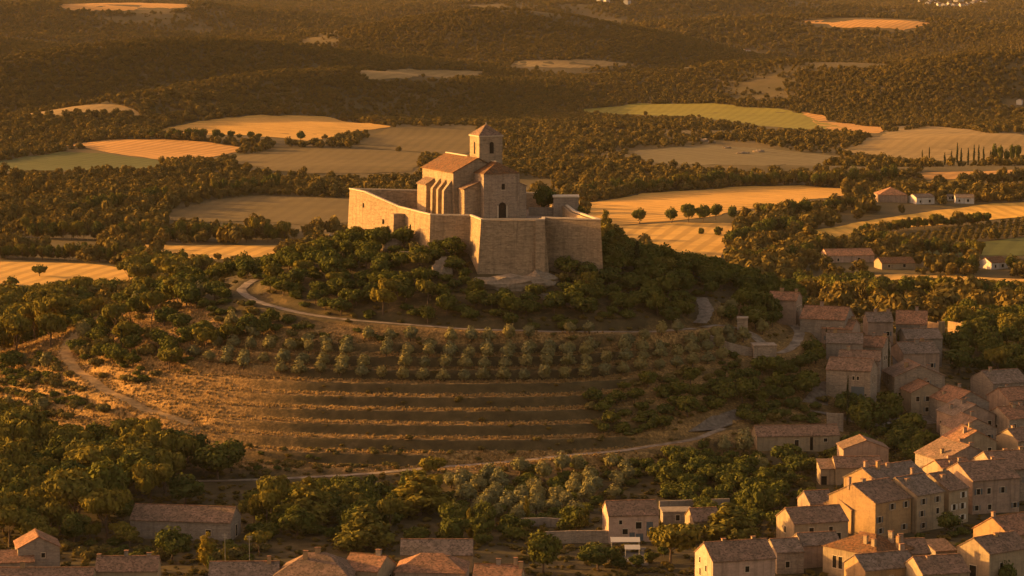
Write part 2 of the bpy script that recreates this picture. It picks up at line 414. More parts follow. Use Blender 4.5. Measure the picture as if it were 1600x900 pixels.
# ---------------------------------------------------------------- fields draped on the plain
FIELDS = []; FIELDPX = []
def drape(name, px, mat, lift=0.22, jitter=1.0, fn=H, res=None):
    FIELDPX.append(px); P = np.array(w_poly(px)); P3 = np.column_stack([P, np.zeros(len(P))])
    L = []
    for i in range(len(P)):
        a_, b_ = P[i], P[(i + 1) % len(P)]; k_ = max(1, int(np.linalg.norm(b_ - a_) / 7))
        L += [a_ + (b_ - a_) * q / k_ for q in range(k_)]
    L = np.array(L)
    dist = L[:, 1].mean(); L = L + 2.2 * jitter * dist / 1800 * np.column_stack([np.convolve(np.pad(rng.normal(0, 1, len(L)), 2, mode='wrap'), np.ones(5) / 2.6, 'valid') for _ in (0, 1)])
    FIELDS.append([tuple(q) for q in L])
    mn = L.min(0); mx = L.max(0); step = res or max(4.0, dist / 300)
    gx = np.arange(mn[0], mx[0] + step, step); gy = np.arange(mn[1], mx[1] + step, step)
    A, B = np.meshgrid(gx, gy)
    ins = inpoly(A, B, FIELDS[-1]) 
    # outline ring plus inner points, triangulated
    pts = [(Vector((x, y))) for x, y in L]
    keep = np.argwhere(ins)
    for i, j in keep:
        q = (A[i, j], B[i, j])
        if ((L - q) ** 2).sum(1).min() > (step * 0.45) ** 2: pts.append(Vector(q))
    from mathutils.geometry import delaunay_2d_cdt
    n = len(L)
    r = delaunay_2d_cdt(pts, [(i, (i + 1) % n) for i in range(n)], [], 1, 1e-4)
    V = np.array([(p.x, p.y) for p in r[0]]); Z = fn(V[:, 0], V[:, 1]) + lift
    me = bpy.data.meshes.new(name); me.from_pydata(np.column_stack([V, Z]).tolist(), [], r[2])
    me.materials.append(mat); me.polygons.foreach_set('use_smooth', [True] * len(me.polygons))
    bm = bmesh.new(); bm.from_mesh(me)
    for f in bm.faces:
        f.normal_update()
        if f.normal.z < 0: f.normal_flip()
    bm.to_mesh(me); bm.free()
    return tag(link(name, me), kind='structure')
straw = (0.64, 0.365, 0.085)
fm = {'gold': field_mat('wheat_stubble', straw, 70, 0.80), 'gold2': field_mat('mown_wheat', (0.60, 0.355, 0.085), 12, 0.80), 'bright': field_mat('ripe_wheat', (0.70, 0.41, 0.075), -8, 0.70),
      'orange': field_mat('orange_stubble', (0.56, 0.30, 0.09), 30, 0.75), 'brown': field_mat('fallow_soil', (0.145, 0.105, 0.04), 5, 0.38), 'dull': field_mat('dull_stubble', (0.30, 0.21, 0.085), 20, 0.38),
      'green': field_mat('green_meadow', (0.085, 0.098, 0.024), 15, 0.60), 'gg': field_mat('yellow_green_crop', (0.23, 0.20, 0.035), 15, 0.38), 'scrub': field_mat('pale_scrub', (0.17, 0.14, 0.07), 40, 0.70)}
FL = [('wheat_field', 'gold', [(228, 207), (300, 191), (400, 181), (520, 184), (612, 197), (560, 205), (500, 217), (470, 220), (400, 213), (300, 209)]),
      ('stubble_field', 'orange', [(98, 229), (170, 219), (260, 218), (330, 222), (382, 233), (340, 246), (265, 251), (180, 240)]),
      ('meadow', 'green', [(-40, 256), (90, 237), (180, 242), (265, 253), (230, 263), (100, 267), (-40, 267)]),
      ('fallow_field', 'brown', [(350, 249), (430, 229), (540, 232), (660, 240), (655, 269), (500, 272), (420, 267)]),
      ('fallow_field', 'brown', [(545, 222), (610, 201), (740, 197), (770, 230), (700, 244), (662, 238), (560, 229)]),
      ('fallow_field', 'brown', [(232, 342), (330, 312), (400, 306), (560, 312), (600, 345), (480, 352), (400, 346), (300, 347)]),
      ('wheat_field', 'gold2', [(150, 385), (300, 383), (460, 384), (430, 398), (380, 406), (300, 406), (240, 393)]),
      ('wheat_field', 'gold2', [(-60, 408), (100, 411), (280, 424), (200, 442), (100, 446), (-60, 462)]),
      ('wheat_field', 'orange', [(85, 9), (300, 7), (292, 12), (230, 16), (110, 15)]),
      ('wheat_field', 'dull', [(560, 120), (600, 110), (690, 107), (757, 112), (745, 119), (640, 125)]),
      ('clearing', 'dull', [(795, 97), (900, 95), (1000, 102), (900, 106), (810, 104)]),
      ('crop_field', 'gg', [(890, 171), (1000, 162), (1100, 163), (1235, 172), (1290, 190), (1330, 200), (1270, 204), (1180, 196), (1080, 182), (960, 179)]),
      ('stubble_field', 'orange', [(1238, 172), (1262, 175), (1296, 189), (1395, 200), (1375, 208), (1300, 203), (1270, 188)]),
      ('stubble_field', 'dull', [(1325, 236), (1400, 205), (1460, 197), (1640, 224), (1640, 247), (1480, 252), (1400, 248)]),
      ('wheat_field', 'orange', [(1253, 33), (1350, 30), (1462, 37), (1420, 47), (1300, 41)]),
      ('wheat_field', 'gold', [(900, 321), (1000, 302), (1150, 292), (1250, 291), (1350, 297), (1250, 319), (1150, 331), (1050, 346), (960, 352), (935, 347)]),
      ('wheat_field', 'gold2', [(955, 354), (1060, 348), (1145, 350), (1135, 402), (1060, 404), (1000, 378)]),
      ('wheat_field', 'bright', [(1248, 363), (1350, 345), (1500, 325), (1640, 313), (1640, 334), (1450, 353), (1340, 364), (1300, 371)]),
      ('meadow', 'green', [(1420, 386), (1640, 370), (1640, 400), (1450, 400)]),
      ('wheat_field', 'gold2', [(1215, 434), (1400, 429), (1640, 438), (1620, 458), (1400, 449), (1240, 447)]),
      ('stubble_field', 'orange', [(1425, 273), (1590, 265), (1580, 276), (1450, 281)]),
      ('scrubland', 'scrub', [(990, 236), (1100, 226), (1200, 233), (1340, 247), (1200, 260), (1000, 254)]),
      ('scrubland', 'dull', [(-40, 180), (200, 168), (215, 182), (-40, 190)]),
      ('clearing', 'dull', [(1370, 205), (1400, 198), (1440, 196), (1420, 204)])]
for n_, k_, p_ in FL: drape(n_, p_, fm[k_])
ORCH = w_poly([(1370, 376), (1640, 338), (1640, 368), (1400, 388)]); drape('orchard_soil', [(1370, 376), (1640, 338), (1640, 368), (1400, 388)], fm['brown'])
# gravel clearings beside the tracks in the village
for n_, p_ in (('gravel_yard', [(1255, 628), (1275, 598), (1292, 596), (1296, 634)]), ('gravel_pit', [(1075, 676), (1110, 652), (1150, 640), (1172, 655), (1120, 672)]),
               ('gravel_yard', [(1255, 640), (1400, 655), (1480, 650), (1478, 662), (1395, 668)])):
    drape(n_, p_, M['rubble'], 0.15, 0.5, res=2.0)
street = drape('street', [(1385, 640), (1396, 585), (1392, 545), (1400, 545), (1412, 590), (1402, 642)], plain_mat('street_paving', (0.16, 0.14, 0.125), 0.2), 0.15, 0.2, res=2.0)
drape('street', [(1500, 800), (1555, 715), (1565, 640), (1562, 600), (1574, 600), (1580, 650), (1570, 720), (1530, 805)], plain_mat('lane_paving', (0.14, 0.125, 0.11), 0.2), 0.15, 0.2, res=2.0)

# ---------------------------------------------------------------- fortress
fz = 66.0
def P2(px, py, z): v = atz(px, py, z); return Vector((v.x, v.y, z))
top = [P2(546.4, 296.3, 71.5), P2(569.8, 301.3, 71.3), P2(622.6, 324.6, 68.3), P2(672.4, 337, 68), P2(734.6, 338, 68), P2(751.7, 344.8, 68), P2(851, 344.8, 68), P2(850.5, 341.7, 68), P2(938.3, 344.8, 68),
       Vector((18.5, 838, 68.3)), Vector((12, 876, 70.5))]
root = empty('fortress', (-11, 845, 55))
tag(root, 'honey stone hilltop fortress with battered walls and angular bastion above the wooded slope', 'fortress')
org = Vector((-11, 845, 55))
n = len(top); outw = []
for i in range(n):
    a = (top[i] - top[i - 1]); b = (top[(i + 1) % n] - top[i]); a.z = b.z = 0; a.normalize(); b.normalize()
    na = Vector((a.y, -a.x, 0)); nb = Vector((b.y, -b.x, 0)); v = (na + nb); v = v.normalized() / max(0.45, (na + nb).length / 2)
    outw.append(v)
zb = [54, 54, 52.5, 52, 50.5, 49.5, 49.5, 50, 51, 55, 56]
batter = [.035, .04, .05, .05, .05, .085, .085, .06, .035, .06, .04]
ob = [top[i] + outw[i] * (top[i].z - zb[i]) * batter[i] for i in range(n)]
for i in range(n): ob[i].z = zb[i]
it = [top[i] - outw[i] * 1.5 for i in range(n)]
ib = [Vector((v.x, v.y, 60)) for v in it]
# subdivided faces so stone courses and a slightly worn top line read
def ringwall(name, mat):
    V = []; Fc = []; seg = 10
    for i in range(n):
        j = (i + 1) % n
        for s in range(seg):
            f = s / seg; w = random.uniform(-0.10, 0.10) if s else 0
            for ring in (ob, top, it, ib):
                p = ring[i].lerp(ring[j], f)
                if ring is top or ring is it: p = p + Vector((0, 0, w))
                V.append(tuple(p - org))
    N = n * seg
    for k in range(N):
        for q in range(3): Fc.append((k * 4 + q, ((k + 1) % N) * 4 + q, ((k + 1) % N) * 4 + q + 1, k * 4 + q + 1))
    me = bpy.data.meshes.new(name); me.from_pydata(V, [], Fc)
    bm = bmesh.new(); bm.from_mesh(me); bmesh.ops.recalc_face_normals(bm, faces=bm.faces); bm.to_mesh(me); bm.free()
    me.materials.append(mat); return link(name, me, root)
ringwall('curtain_wall', M['stone'])
cp = MB()
for i in range(n):                       # pale coping along the top, mitred at every corner, set proud of the wall
    j = (i + 1) % n
    a0, a1, b0, b1 = top[i] + outw[i] * .14 - org, top[i] - outw[i] * .75 - org, top[j] + outw[j] * .14 - org, top[j] - outw[j] * .75 - org
    zz = Vector((0, 0, 0.14)); cp.hexa([a0 + zz, b0 + zz, b1 + zz, a1 + zz], [p + Vector((0, 0, 0.5)) for p in (a0, b0, b1, a1)])
cp.build('coping', M['trim'], root)
cm = MB(); cm.prism([Vector((v.x, v.y, 64.5)) - org for v in it], [Vector((v.x, v.y, fz)) - org for v in it]); cm.build('courtyard', M['court'], root)
# square turret on the long wall
tb = MB(); pD = P2(638, 327.7, 68.1); dv = (top[3] - top[2]); dv.z = 0; dv.normalize(); nv = Vector((dv.y, -dv.x, 0))
def turret(p0, L, D, z0, z1, bat, mbx):
    q = [p0, p0 + dv * L, p0 + dv * L - nv * D, p0 - nv * D]
    tpp = [Vector((v.x, v.y, z1)) - org for v in q]
    e = [p0 + nv * bat - dv * bat, p0 + dv * (L + bat) + nv * bat, p0 + dv * (L + bat) - nv * D, p0 - dv * bat - nv * D]
    mbx.hexa([Vector((v.x, v.y, z0)) - org for v in e], tpp)
c0 = pD + nv * 4.6 - dv * 3.4; turret(c0, 3.4, 6.2, 52, 66.9, .8, tb); tb.build('turret', M['stone'], root)
# buttress strip at the right corner of the bastion
bd = (top[6] - top[5]).normalized(); bn = Vector((bd.y, -bd.x, 0))
bb = MB(); s0 = top[6] - bd * 1.6
def strip(p, q, z0, z1, off, o2):
    A = [p + bn * o2, q + bn * o2, q - bn * .5, p - bn * .5]; B = [p + bn * off, q + bn * off, q - bn * .5, p - bn * .5]
    bb.hexa([Vector((v.x, v.y, z0)) - org for v in A], [Vector((v.x, v.y, z1)) - org for v in B])
strip(top[6] - bd * 2.6, top[6] + bd * 0.1, 50, 68.1, .25, 2.9)
for v in range(4): pass
bb.build('corner_buttress', M['stone'], root)
# block tower at the back right
kb = MB(); p = at(865, 307, 850) ; x0 = at(865, 310, 850).x; x1 = at(904, 310, 850).x
kb.box(x0 - org.x, x1 - org.x, 850 - org.y, 857 - org.y, 6, 71.6 - org.z); kb.build('watch_block', M['grey'], root)
kc = MB(); kc.box(x0 - .25 - org.x, x1 + .25 - org.x, 849.75 - org.y, 857.25 - org.y, 71.6 - org.z + .003, 71.95 - org.z); kc.build('watch_block_coping', M['trim'], root)
# low inner wall of the courtyard beside the block
lw = MB(); q0 = at(826, 328, 852); lw.box(q0.x - org.x, x0 - .01 - org.x, 853 - org.y, 854 - org.y, 10, 68.4 - org.z); lw.build('inner_wall', M['grey'], root)
# loopholes in the lit wall
for (px, py, z) in ((603, 346, 63.5), (581, 320, 67.5), (653, 354, 63.5)):
    i = 1 if 569 < px < 623 else (0 if px < 569 else 2)
    A, B = top[i], top[i + 1]; v = atz(px, py, z); d = (B - A); d.z = 0; L = d.length; d.normalize(); nn = Vector((d.y, -d.x, 0))
    ft = (v - A).dot(d) / L; fr = 0.06 * (A.z - z)
    b = A.lerp(B, ft) + nn * (fr + 0.12); lp = MB()
    for hh in (0,):
        q = [b - d * .22, b + d * .22, b + d * .22 - nn * .5, b - d * .22 - nn * .5]
        lp.hexa([Vector((w.x, w.y, z - .7)) + nn * .06 - org for w in q], [Vector((w.x, w.y, z + .7)) - org for w in q])
    lp.build('loophole', M['glass'], root)
# rubble footing under the bastion
# ---------------------------------------------------------------- church in the courtyard
O = P2(708.2, 270.2, 79.2); O = Vector((O.x, O.y, fz))
ch = empty('church', O, R(23))
tag(ch, 'stone church with orange tiled nave, square belfry and stepped buttresses inside the fortress', 'church')
b = MB()
def gab(mb, x0, x1, y0, y1, ze, zr, z0=0):
    xm = (x0 + x1) / 2
    mb.prism([(x0, y0, z0), (x1, y0, z0), (x1, y0, ze), (xm, y0, zr), (x0, y0, ze)], [(x0, y1, z0), (x1, y1, z0), (x1, y1, ze), (xm, y1, zr), (x0, y1, ze)])
def slabs(mb, x0, x1, y0, y1, ze, zr, ov=.35, th=.28, lift=.02):
    xm = (x0 + x1) / 2; s = (zr - ze) / (xm - x0)
    for sg, xe in ((-1, x0), (1, x1)):
        A = Vector((xe + sg * ov, 0, ze - s * ov + lift)); B = Vector((xm, 0, zr + lift))
        pts = [(A.x, A.z), (B.x, B.z), (B.x, B.z + th), (A.x, A.z + th)]
        mb.prism([(x, y0 - ov, z) for x, z in pts], [(x, y1 + ov, z) for x, z in pts])
gab(b, 0, 15.6, 0, 25, 13.2, 17.2); b.build('nave_wall', M['church'], ch)
b = MB(); slabs(b, 0, 15.6, 0, 25, 13.2, 17.2, .3); nr = b.build('nave_roof', M['roof_c'], ch)
b = MB(); b.box(7.55, 8.05, 7.8, 25.3, 17.42, 17.72); b.build('ridge_tiles', M['trim'], nr)
b = MB(); b.box(6.6, 18, -7.5, -0.004, 0, 13.1); b.build('choir_wall', M['rough'], ch)
def hip(mb, x0, x1, y0, y1, ze, zr, ins, th=.22, ov=.3, backgable=False):
    x0 -= ov; x1 += ov; y0 -= ov
    y1 = y1 if backgable else y1 + ov
    xm = (x0 + x1) / 2; ra = (xm, y0 + ins, zr); rb = (xm, y1 if backgable else y1 - ins, zr)
    for z in (0,):
        mb.poly([(x0, y0, ze), (x1, y0, ze), ra]); mb.poly([(x1, y0, ze), (x1, y1, ze), rb, ra]); mb.poly([(x0, y1, ze), (x0, y0, ze), ra, rb])
        mb.poly([(x1, y1, ze), (x0, y1, ze), rb]); mb.poly([(x0, y0, ze), (x0, y1, ze), (x1, y1, ze), (x1, y0, ze)])
b = MB(); hip(b, 6.6, 18, -7.5, 0.9, 13.12, 16.4, 4.0, backgable=True); cr = b.build('choir_roof', M['roof_c'], ch)
b = MB(); b.box(12.0, 12.6, -3.6, -.05, 16.3, 16.62); b.build('ridge_tiles', M['trim'], cr)
b = MB(); b.box(8.3, 15.7, .004, 7.4, 8, 23.6)
tw = b.build('belfry', M['church'], ch)
b = MB(); b.box(8.05, 15.95, -.25, 7.65, 23.6, 23.95); b.build('belfry_cornice', M['trim'], tw)
b = MB(); b.poly([(8.0, -.3, 23.953), (8.0, 7.7, 23.953), (16, 7.7, 23.953), (16, -.3, 23.953)])
for A, B in (((8.0, -.3), (16, -.3)), ((16, -.3), (16, 7.7)), ((16, 7.7), (8, 7.7)), ((8, 7.7), (8, -.3))): b.poly([(*A, 23.953), (*B, 23.953), (12, 3.7, 27.2)])
b.build('belfry_roof', M['roof_a'], tw)
b = MB(); b.cyl(12, 3.7, 27.0, 27.7, .18, .1, 6); b.build('finial', M['trim'], tw)
def arch(x0, x1, z0, zs, y, dep, axis='y'):
    mb = MB(); k = 8; r = (x1 - x0) / 2; c = (x0 + x1) / 2
    pts = [(x0, z0), (x1, z0)] + [(c + r * math.cos(math.pi * i / k), zs + r * math.sin(math.pi * i / k)) for i in range(k + 1)]
    if axis == 'y': mb.prism([(x, y, z) for x, z in pts], [(x, y + dep, z) for x, z in pts])
    else: mb.prism([(y, x, z) for x, z in pts], [(y + dep, x, z) for x, z in pts])
    return mb
arch(11.6, 12.9, 18.6, 21.4, -.03, .3).build('belfry_opening', M['glass'], tw)
arch(3.1, 4.3, 18.4, 21.4, 8.27, .3, 'x').build('belfry_opening', M['glass'], tw)
arch(11.3, 13.7, .15, 3.5, -7.6, .3).build('arched_door', M['glass'], ch)
for xa in (10.85, 13.72): dz = MB(); dz.box(xa, xa + .43, -7.64, -7.4, .1, 3.7); dz.build('door_jamb', M['trim'], ch)
b = MB(); b.box(12.3, 13.3, -7.54, -7.2, 8.4, 10.1); w = b.build('window', M['glass'], ch)
b = MB(); b.box(12.1, 13.5, -7.62, -7.3, 8.15, 8.39); b.build('sill', M['trim'], w)
b = MB(); b.hexa([(1.55, -4.8, 0), (6.595, -4.8, 0), (6.595, -.004, 0), (1.55, -.004, 0)], [(1.55, -4.8, 8.6), (6.595, -4.8, 10.6), (6.595, -.004, 10.6), (1.55, -.004, 8.6)]); b.build('annex', M['church'], ch)
b = MB(); b.hexa([(1.2, -5.1, 8.48), (6.59, -5.1, 10.62), (6.59, -.01, 10.62), (1.2, -.01, 8.48)], [(1.2, -5.1, 8.75), (6.59, -5.1, 10.9), (6.59, -.01, 10.9), (1.2, -.01, 8.75)]); b.build('annex_roof', M['roof_a'], ch)
b = MB(); b.hexa([(18.004, -7, 0), (20.4, -7, 0), (20.4, -2, 0), (18.004, -2, 0)], [(18.004, -7, 10.2), (20.4, -7, 9.2), (20.4, -2, 9.2), (18.004, -2, 10.2)]); b.build('side_chapel', M['rough'], ch)
b = MB(); b.hexa([(18.004, -7.2, 10.21), (20.7, -7.2, 9.09), (20.7, -1.8, 9.09), (18.004, -1.8, 10.21)], [(18.004, -7.2, 10.45), (20.7, -7.2, 9.33), (20.7, -1.8, 9.33), (18.004, -1.8, 10.45)]); b.build('chapel_roof', M['roof_d'], ch)
def butt(y0, y1, dep, z1, z2, name, mat):
    mb = MB(); mb.hexa([(-dep - .15, y0, -1), (-.004, y0, -1), (-.004, y1, -1), (-dep - .15, y1, -1)], [(-dep, y0, z1), (-.004, y0, z2), (-.004, y1, z2), (-dep, y1, z1)])
    return mb.build(name, mat, ch)
for y in (1.0, 5.6, 10.2): butt(y, y + 1.5, 2.6, 7.9, 11.0, 'buttress', M['church'])
butt(15.2, 22.6, 2.6, 8.6, 10.3, 'aisle', M['church'])
b = MB(); b.hexa([(-2.95, 15.0, 8.55), (-.005, 15.0, 10.42), (-.005, 22.8, 10.42), (-2.95, 22.8, 8.55)], [(-2.95, 15.0, 8.8), (-.005, 15.0, 10.67), (-.005, 22.8, 10.67), (-2.95, 22.8, 8.8)]); b.build('aisle_roof', M['roof_a'], ch)
for y in (3.7, 8.3, 13.0): arch(y, y + .8, 5.5, 8.2, -.05, .2, 'x').build('window', M['glass'], ch)
# ---------------------------------------------------------------- houses
HRECT = []          # picture rectangles and depth of houses, kept free of nearer trees
HCIRC = []
_win = {}
def win_mesh(kind, w, h, mat):
    k = (kind, round(w, 2), round(h, 2), mat.name)
    if k not in _win:
        mb = MB()
        if kind == 'frame':
            mb.box(-w / 2 - .12, w / 2 + .12, -.07, .1, -.14, -.004); mb.box(-w / 2 - .1, w / 2 + .1, -.05, .1, h + .004, h + .16)
            mb.box(-w / 2 - .1, -w / 2, -.05, .1, 0, h); mb.box(w / 2, w / 2 + .1, -.05, .1, 0, h)
        elif kind == 'pane': mb.box(-w / 2 + .004, w / 2 - .004, -.02, .1, .004, h - .004)
        elif kind == 'shutter': mb.box(0, w / 2, -.11, -.07, 0, h)
        elif kind == 'door': mb.box(-w / 2, w / 2, -.04, .1, 0, h)
        _win[k] = mb.mesh(kind, mat)
    return _win[k]
def put(name, me, parent, x, y, z, rz=0):
    o = link(name, me, parent, (x, y, z)); o.rotation_euler = (0, 0, rz); return o
def window(root, face, W, D, f, z, w=.9, h=1.3, shut=None, trim='trim'):
    x, y, rz = {'front': (f * W - W / 2, -D / 2, 0), 'left': (-W / 2, D / 2 - f * D, -math.pi / 2), 'right': (W / 2, f * D - D / 2, math.pi / 2)}[face]
    o = put('window', win_mesh('frame', w, h, M[trim]), root, x, y, z, rz)
    put('pane', win_mesh('pane', w, h, M['glass']), o, 0, 0, 0)
    if shut:
        put('shutter', win_mesh('shutter', w, h, M[shut]), o, w / 2 + .12, 0, 0); put('shutter', win_mesh('shutter', w, h, M[shut]), o, -w - .12 + .0, 0, 0)
    return o
def door(root, face, W, D, f, w=1.1, h=2.2, mat='wood', z=0):
    x, y, rz = {'front': (f * W - W / 2, -D / 2, 0), 'left': (-W / 2, D / 2 - f * D, -math.pi / 2), 'right': (W / 2, f * D - D / 2, math.pi / 2)}[face]
    return put('door', win_mesh('door', w, h, M[mat]), root, x, y, z, rz)
def house(name, label, A, px2, h, D, yaw=0.0, ridge='x', rise=2.0, kind='gable', wall='cream', roof='roof_a', chim=(), wins='auto', cat='house', group=None, W=None, gz=None, doors=(), shut=None, floors=None):
    """A: picture position of the front-left corner under the eave; the ground below decides the distance."""
    v = gnd(A[0], A[1], h, H0) if gz is None else atz(A[0], A[1], gz + h)
    yw = R(yaw)
    if W is None: W = (px2 - A[0]) / F * v.y / math.cos(yw) / (1 + 0.0)
    ux = Vector((math.cos(yw), math.sin(yw), 0)); uy = Vector((-math.sin(yw), math.cos(yw), 0))
    zg = v.z - h
    c = v + ux * W / 2 + uy * D / 2
    root = empty(name, (c.x, c.y, zg), yw); tag(root, label, cat, group)
    x0, x1, y0, y1 = -W / 2, W / 2, -D / 2, D / 2; ze = h; zr = h + rise; dn = -3.5
    b = MB(); rf = MB(); ov = .32; th = .2; lf = .015
    if kind == 'gable':
        if ridge == 'x':
            b.prism([(x0, y0, dn), (x0, y1, dn), (x0, y1, ze), (x0, 0, zr), (x0, y0, ze)], [(x1, y0, dn), (x1, y1, dn), (x1, y1, ze), (x1, 0, zr), (x1, y0, ze)])
            s = rise / (D / 2)
            for sg in (-1, 1):
                pts = [(sg * (D / 2 + ov), ze - s * ov + lf), (0, zr + lf), (0, zr + lf + th), (sg * (D / 2 + ov), ze - s * ov + lf + th)]
                rf.prism([(x0 - .15, y, z) for y, z in pts], [(x1 + .15, y, z) for y, z in pts])
        else:
            b.prism([(x0, y0, dn), (x1, y0, dn), (x1, y0, ze), (0, y0, zr), (x0, y0, ze)], [(x0, y1, dn), (x1, y1, dn), (x1, y1, ze), (0, y1, zr), (x0, y1, ze)])
            s = rise / (W / 2)
            for sg in (-1, 1):
                pts = [(sg * (W / 2 + ov), ze - s * ov + lf), (0, zr + lf), (0, zr + lf + th), (sg * (W / 2 + ov), ze - s * ov + lf + th)]
                rf.prism([(x, y0 - .2, z) for x, z in pts], [(x, y1 + .15, z) for x, z in pts])
    elif kind == 'shed':
        b.hexa([(x0, y0, dn), (x1, y0, dn), (x1, y1, dn), (x0, y1, dn)], [(x0, y0, ze), (x1, y0, ze), (x1, y1, zr), (x0, y1, zr)])
        s = rise / D
        rf.hexa([(x0 - .2, y0 - ov, ze - s * ov + lf), (x1 + .2, y0 - ov, ze - s * ov + lf), (x1 + .2, y1 + .1, zr + s * .1 + lf), (x0 - .2, y1 + .1, zr + s * .1 + lf)],
                [(x0 - .2, y0 - ov, ze - s * ov + th), (x1 + .2, y0 - ov, ze - s * ov + th), (x1 + .2, y1 + .1, zr + s * .1 + th), (x0 - .2, y1 + .1, zr + s * .1 + th)])
    elif kind == 'hip':
        b.box(x0, x1, y0, y1, dn, ze)
        if W >= D: ins = D / 2 * .9; ra, rb = (x0 + ins, 0, zr), (x1 - ins, 0, zr)
        else: ins = W / 2 * .9; ra, rb = (0, y0 + ins, zr), (0, y1 - ins, zr)
        e = [(x0 - ov, y0 - ov, ze + .01), (x1 + ov, y0 - ov, ze + .01), (x1 + ov, y1 + ov, ze + .01), (x0 - ov, y1 + ov, ze + .01)]
        if W >= D:
            for q in ((e[0], e[1], rb, ra), (e[1], e[2], rb), (e[2], e[3], ra, rb), (e[3], e[0], ra)): rf.poly(q)
        else:
            for q in ((e[0], e[1], ra), (e[1], e[2], rb, ra), (e[2], e[3], rb), (e[3], e[0], ra, rb)): rf.poly(q)
        rf.poly(e[::-1])
    elif kind == 'flat':
        b.box(x0, x1, y0, y1, dn, ze); rf.box(x0 - .15, x1 + .15, y0 - .15, y1 + .15, ze + .003, ze + .25)
    elif kind == 'ruin':
        b.box(x0, x1, y0, y0 + .6, dn, ze); b.box(x0, x0 + .6, y0 + .603, y1, dn, ze * .9); b.box(x1 - .6, x1, y0 + .603, y1, dn, ze * .75)
    b.build('wall', M[wall], root)
    ro = rf.build('roof', M[roof], root) if rf.v else None
    # a bedding of mortar along ridge for tiled roofs
    if ro and kind == 'gable':
        rt = MB()
        if ridge == 'x': rt.box(x0 - .12, x1 + .12, -.16, .16, zr + th - .03, zr + th + .09)
        else: rt.box(-.16, .16, y0 - .18, y1 + .12, zr + th - .03, zr + th + .09)
        rt.build('ridge_tiles', M['roof_b' if roof != 'roof_b' else 'roof_c'], ro)
    for f, g, hh in chim:        # fraction along width, fraction of depth, height above the roof
        x = x0 + f * W; y = y0 + g * D
        if kind == 'gable' and ridge == 'x': zt = zr - abs(y) / (D / 2) * rise
        elif kind == 'gable': zt = zr - abs(x) / (W / 2) * rise
        elif kind == 'shed': zt = ze + g * rise
        else: zt = ze + rise * max(0, 1 - max(abs(x) / (W / 2), abs(y) / (D / 2)))
        cb = MB(); ww = random.choice((.38, .45, .55)); dd = random.choice((.3, .36))
        cb.box(x - ww, x + ww, y - dd, y + dd, zt - .8, zt + hh)
        co = cb.build('chimney', M[random.choice(('cream', 'ochre', 'pink', 'grey'))], ro or root)
        cc = MB(); cc.box(x - ww - .08, x + ww + .08, y - dd - .08, y + dd + .08, zt + hh + .003, zt + hh + .14); cc.build('chimney_cap', M['roof_b'], ro or root)
    if wins == 'auto':
        nf = floors or max(1, int((h - .3) / 2.7)); nc = max(1, int(W / 3.1))
        for fl in range(nf):
            for k in range(nc):
                if random.random() < .28: continue
                f = (k + .5 + random.uniform(-.15, .15)) / nc; z = .9 + fl * (h - .4) / nf
                window(root, 'front', W, D, f, z, .95, 1.35 if fl else 1.2, shut if (shut and random.random() < .7) else random.choice((None, None, 'shutter', 'shutter_b')))
        sf = 'left' if yaw > 4 else ('right' if yaw < -4 else None)
        if sf:
            for k in range(random.choice((1, 2, 3))): window(root, sf, W, D, .2 + .28 * k + random.uniform(-.05, .05), .9 + random.choice((0, 2.7 if h > 5 else 0)), .8, 1.1)
    else:
        for q in wins: window(root, *q[:1], W, D, *q[1:])
    for q in doors: door(root, *q[:1], W, D, *q[1:])
    sh_, lo_ = min(W, D), max(W, D); ax_ = ux if W >= D else uy; kk_ = max(1, int(math.ceil(lo_ / sh_)))
    for q_ in range(kk_):
        cc_ = c + ax_ * ((q_ + .5) / kk_ - .5) * lo_; HCIRC.append((cc_.x, cc_.y, math.hypot(sh_, lo_ / kk_) / 2 * .95))
    pts = [proj(*(c + ux * a * W / 2 + uy * bb * D / 2 + Vector((0, 0, z - c.z)))) for a in (-1, 1) for bb in (-1, 1) for z in (zg + .5, zg + h, zg + h + rise * .7)]
    HRECT.append((min(p[0] for p in pts), min(p[1] for p in pts), max(p[0] for p in pts), max(p[1] for p in pts), v.y))
    return root, W, D

G1 = 'village houses at the foot of the hill'; G2 = 'terraced houses along the village street'
def HS(*a, **k): return house('village_house', *a, **k)
# bottom edge, left to right
HS('grey stone gabled house at the left edge, its sloping roof catching the last sun', (28, 858), 92, 5.5, 9, 14, 'y', 2.3, wall='grey', roof='roof_b', wins=[('front', .6, 3.4, .8, 1.0)])
house('outbuilding', 'low lean-to shed with pinkish sunlit roof against the grey gabled house', (-4, 880), 52, 3.2, 5, 10, 'x', 1.6, 'shed', 'grey', 'roof_b', wins=[], cat='shed')
HS('long brown tiled roof cut by the lower left corner of the picture', (-30, 911), 146, 4.8, 8, 0, 'x', 2.2, chim=((.35, .5, 1.3),), wins=[])
HS('cream house with a plain brown roof and three stub chimneys, nearest the lower left corner', (149, 893), 247, 5.6, 8, 2, 'x', 2.2, wall='cream', roof='roof_a', chim=((.03, .5, .5), (.47, .52, 1.3), (.84, .52, .8)), wins=[('front', .3, 2.8), ('front', .7, 2.8)])
house('barn', 'long tiled barn with a crumbling pale right gable, half hidden by lower left trees', (203, 812), 365, 4.2, 9.5, -9, 'x', 2.6, 'gable', 'grey', 'roof_a', wins=[('front', .78, 1.2, 1.2, 1.2), ('right', .55, .2, 1.5, 2.6)], cat='barn')
HS('low roofed house with thin aerials, left of the hipped roof with broad chimney', (326, 906), 436, 5.0, 9.5, 2, 'x', 2.6, roof='roof_d', chim=((.2, .75, .7), (.86, .45, 1.5)), wins=[])
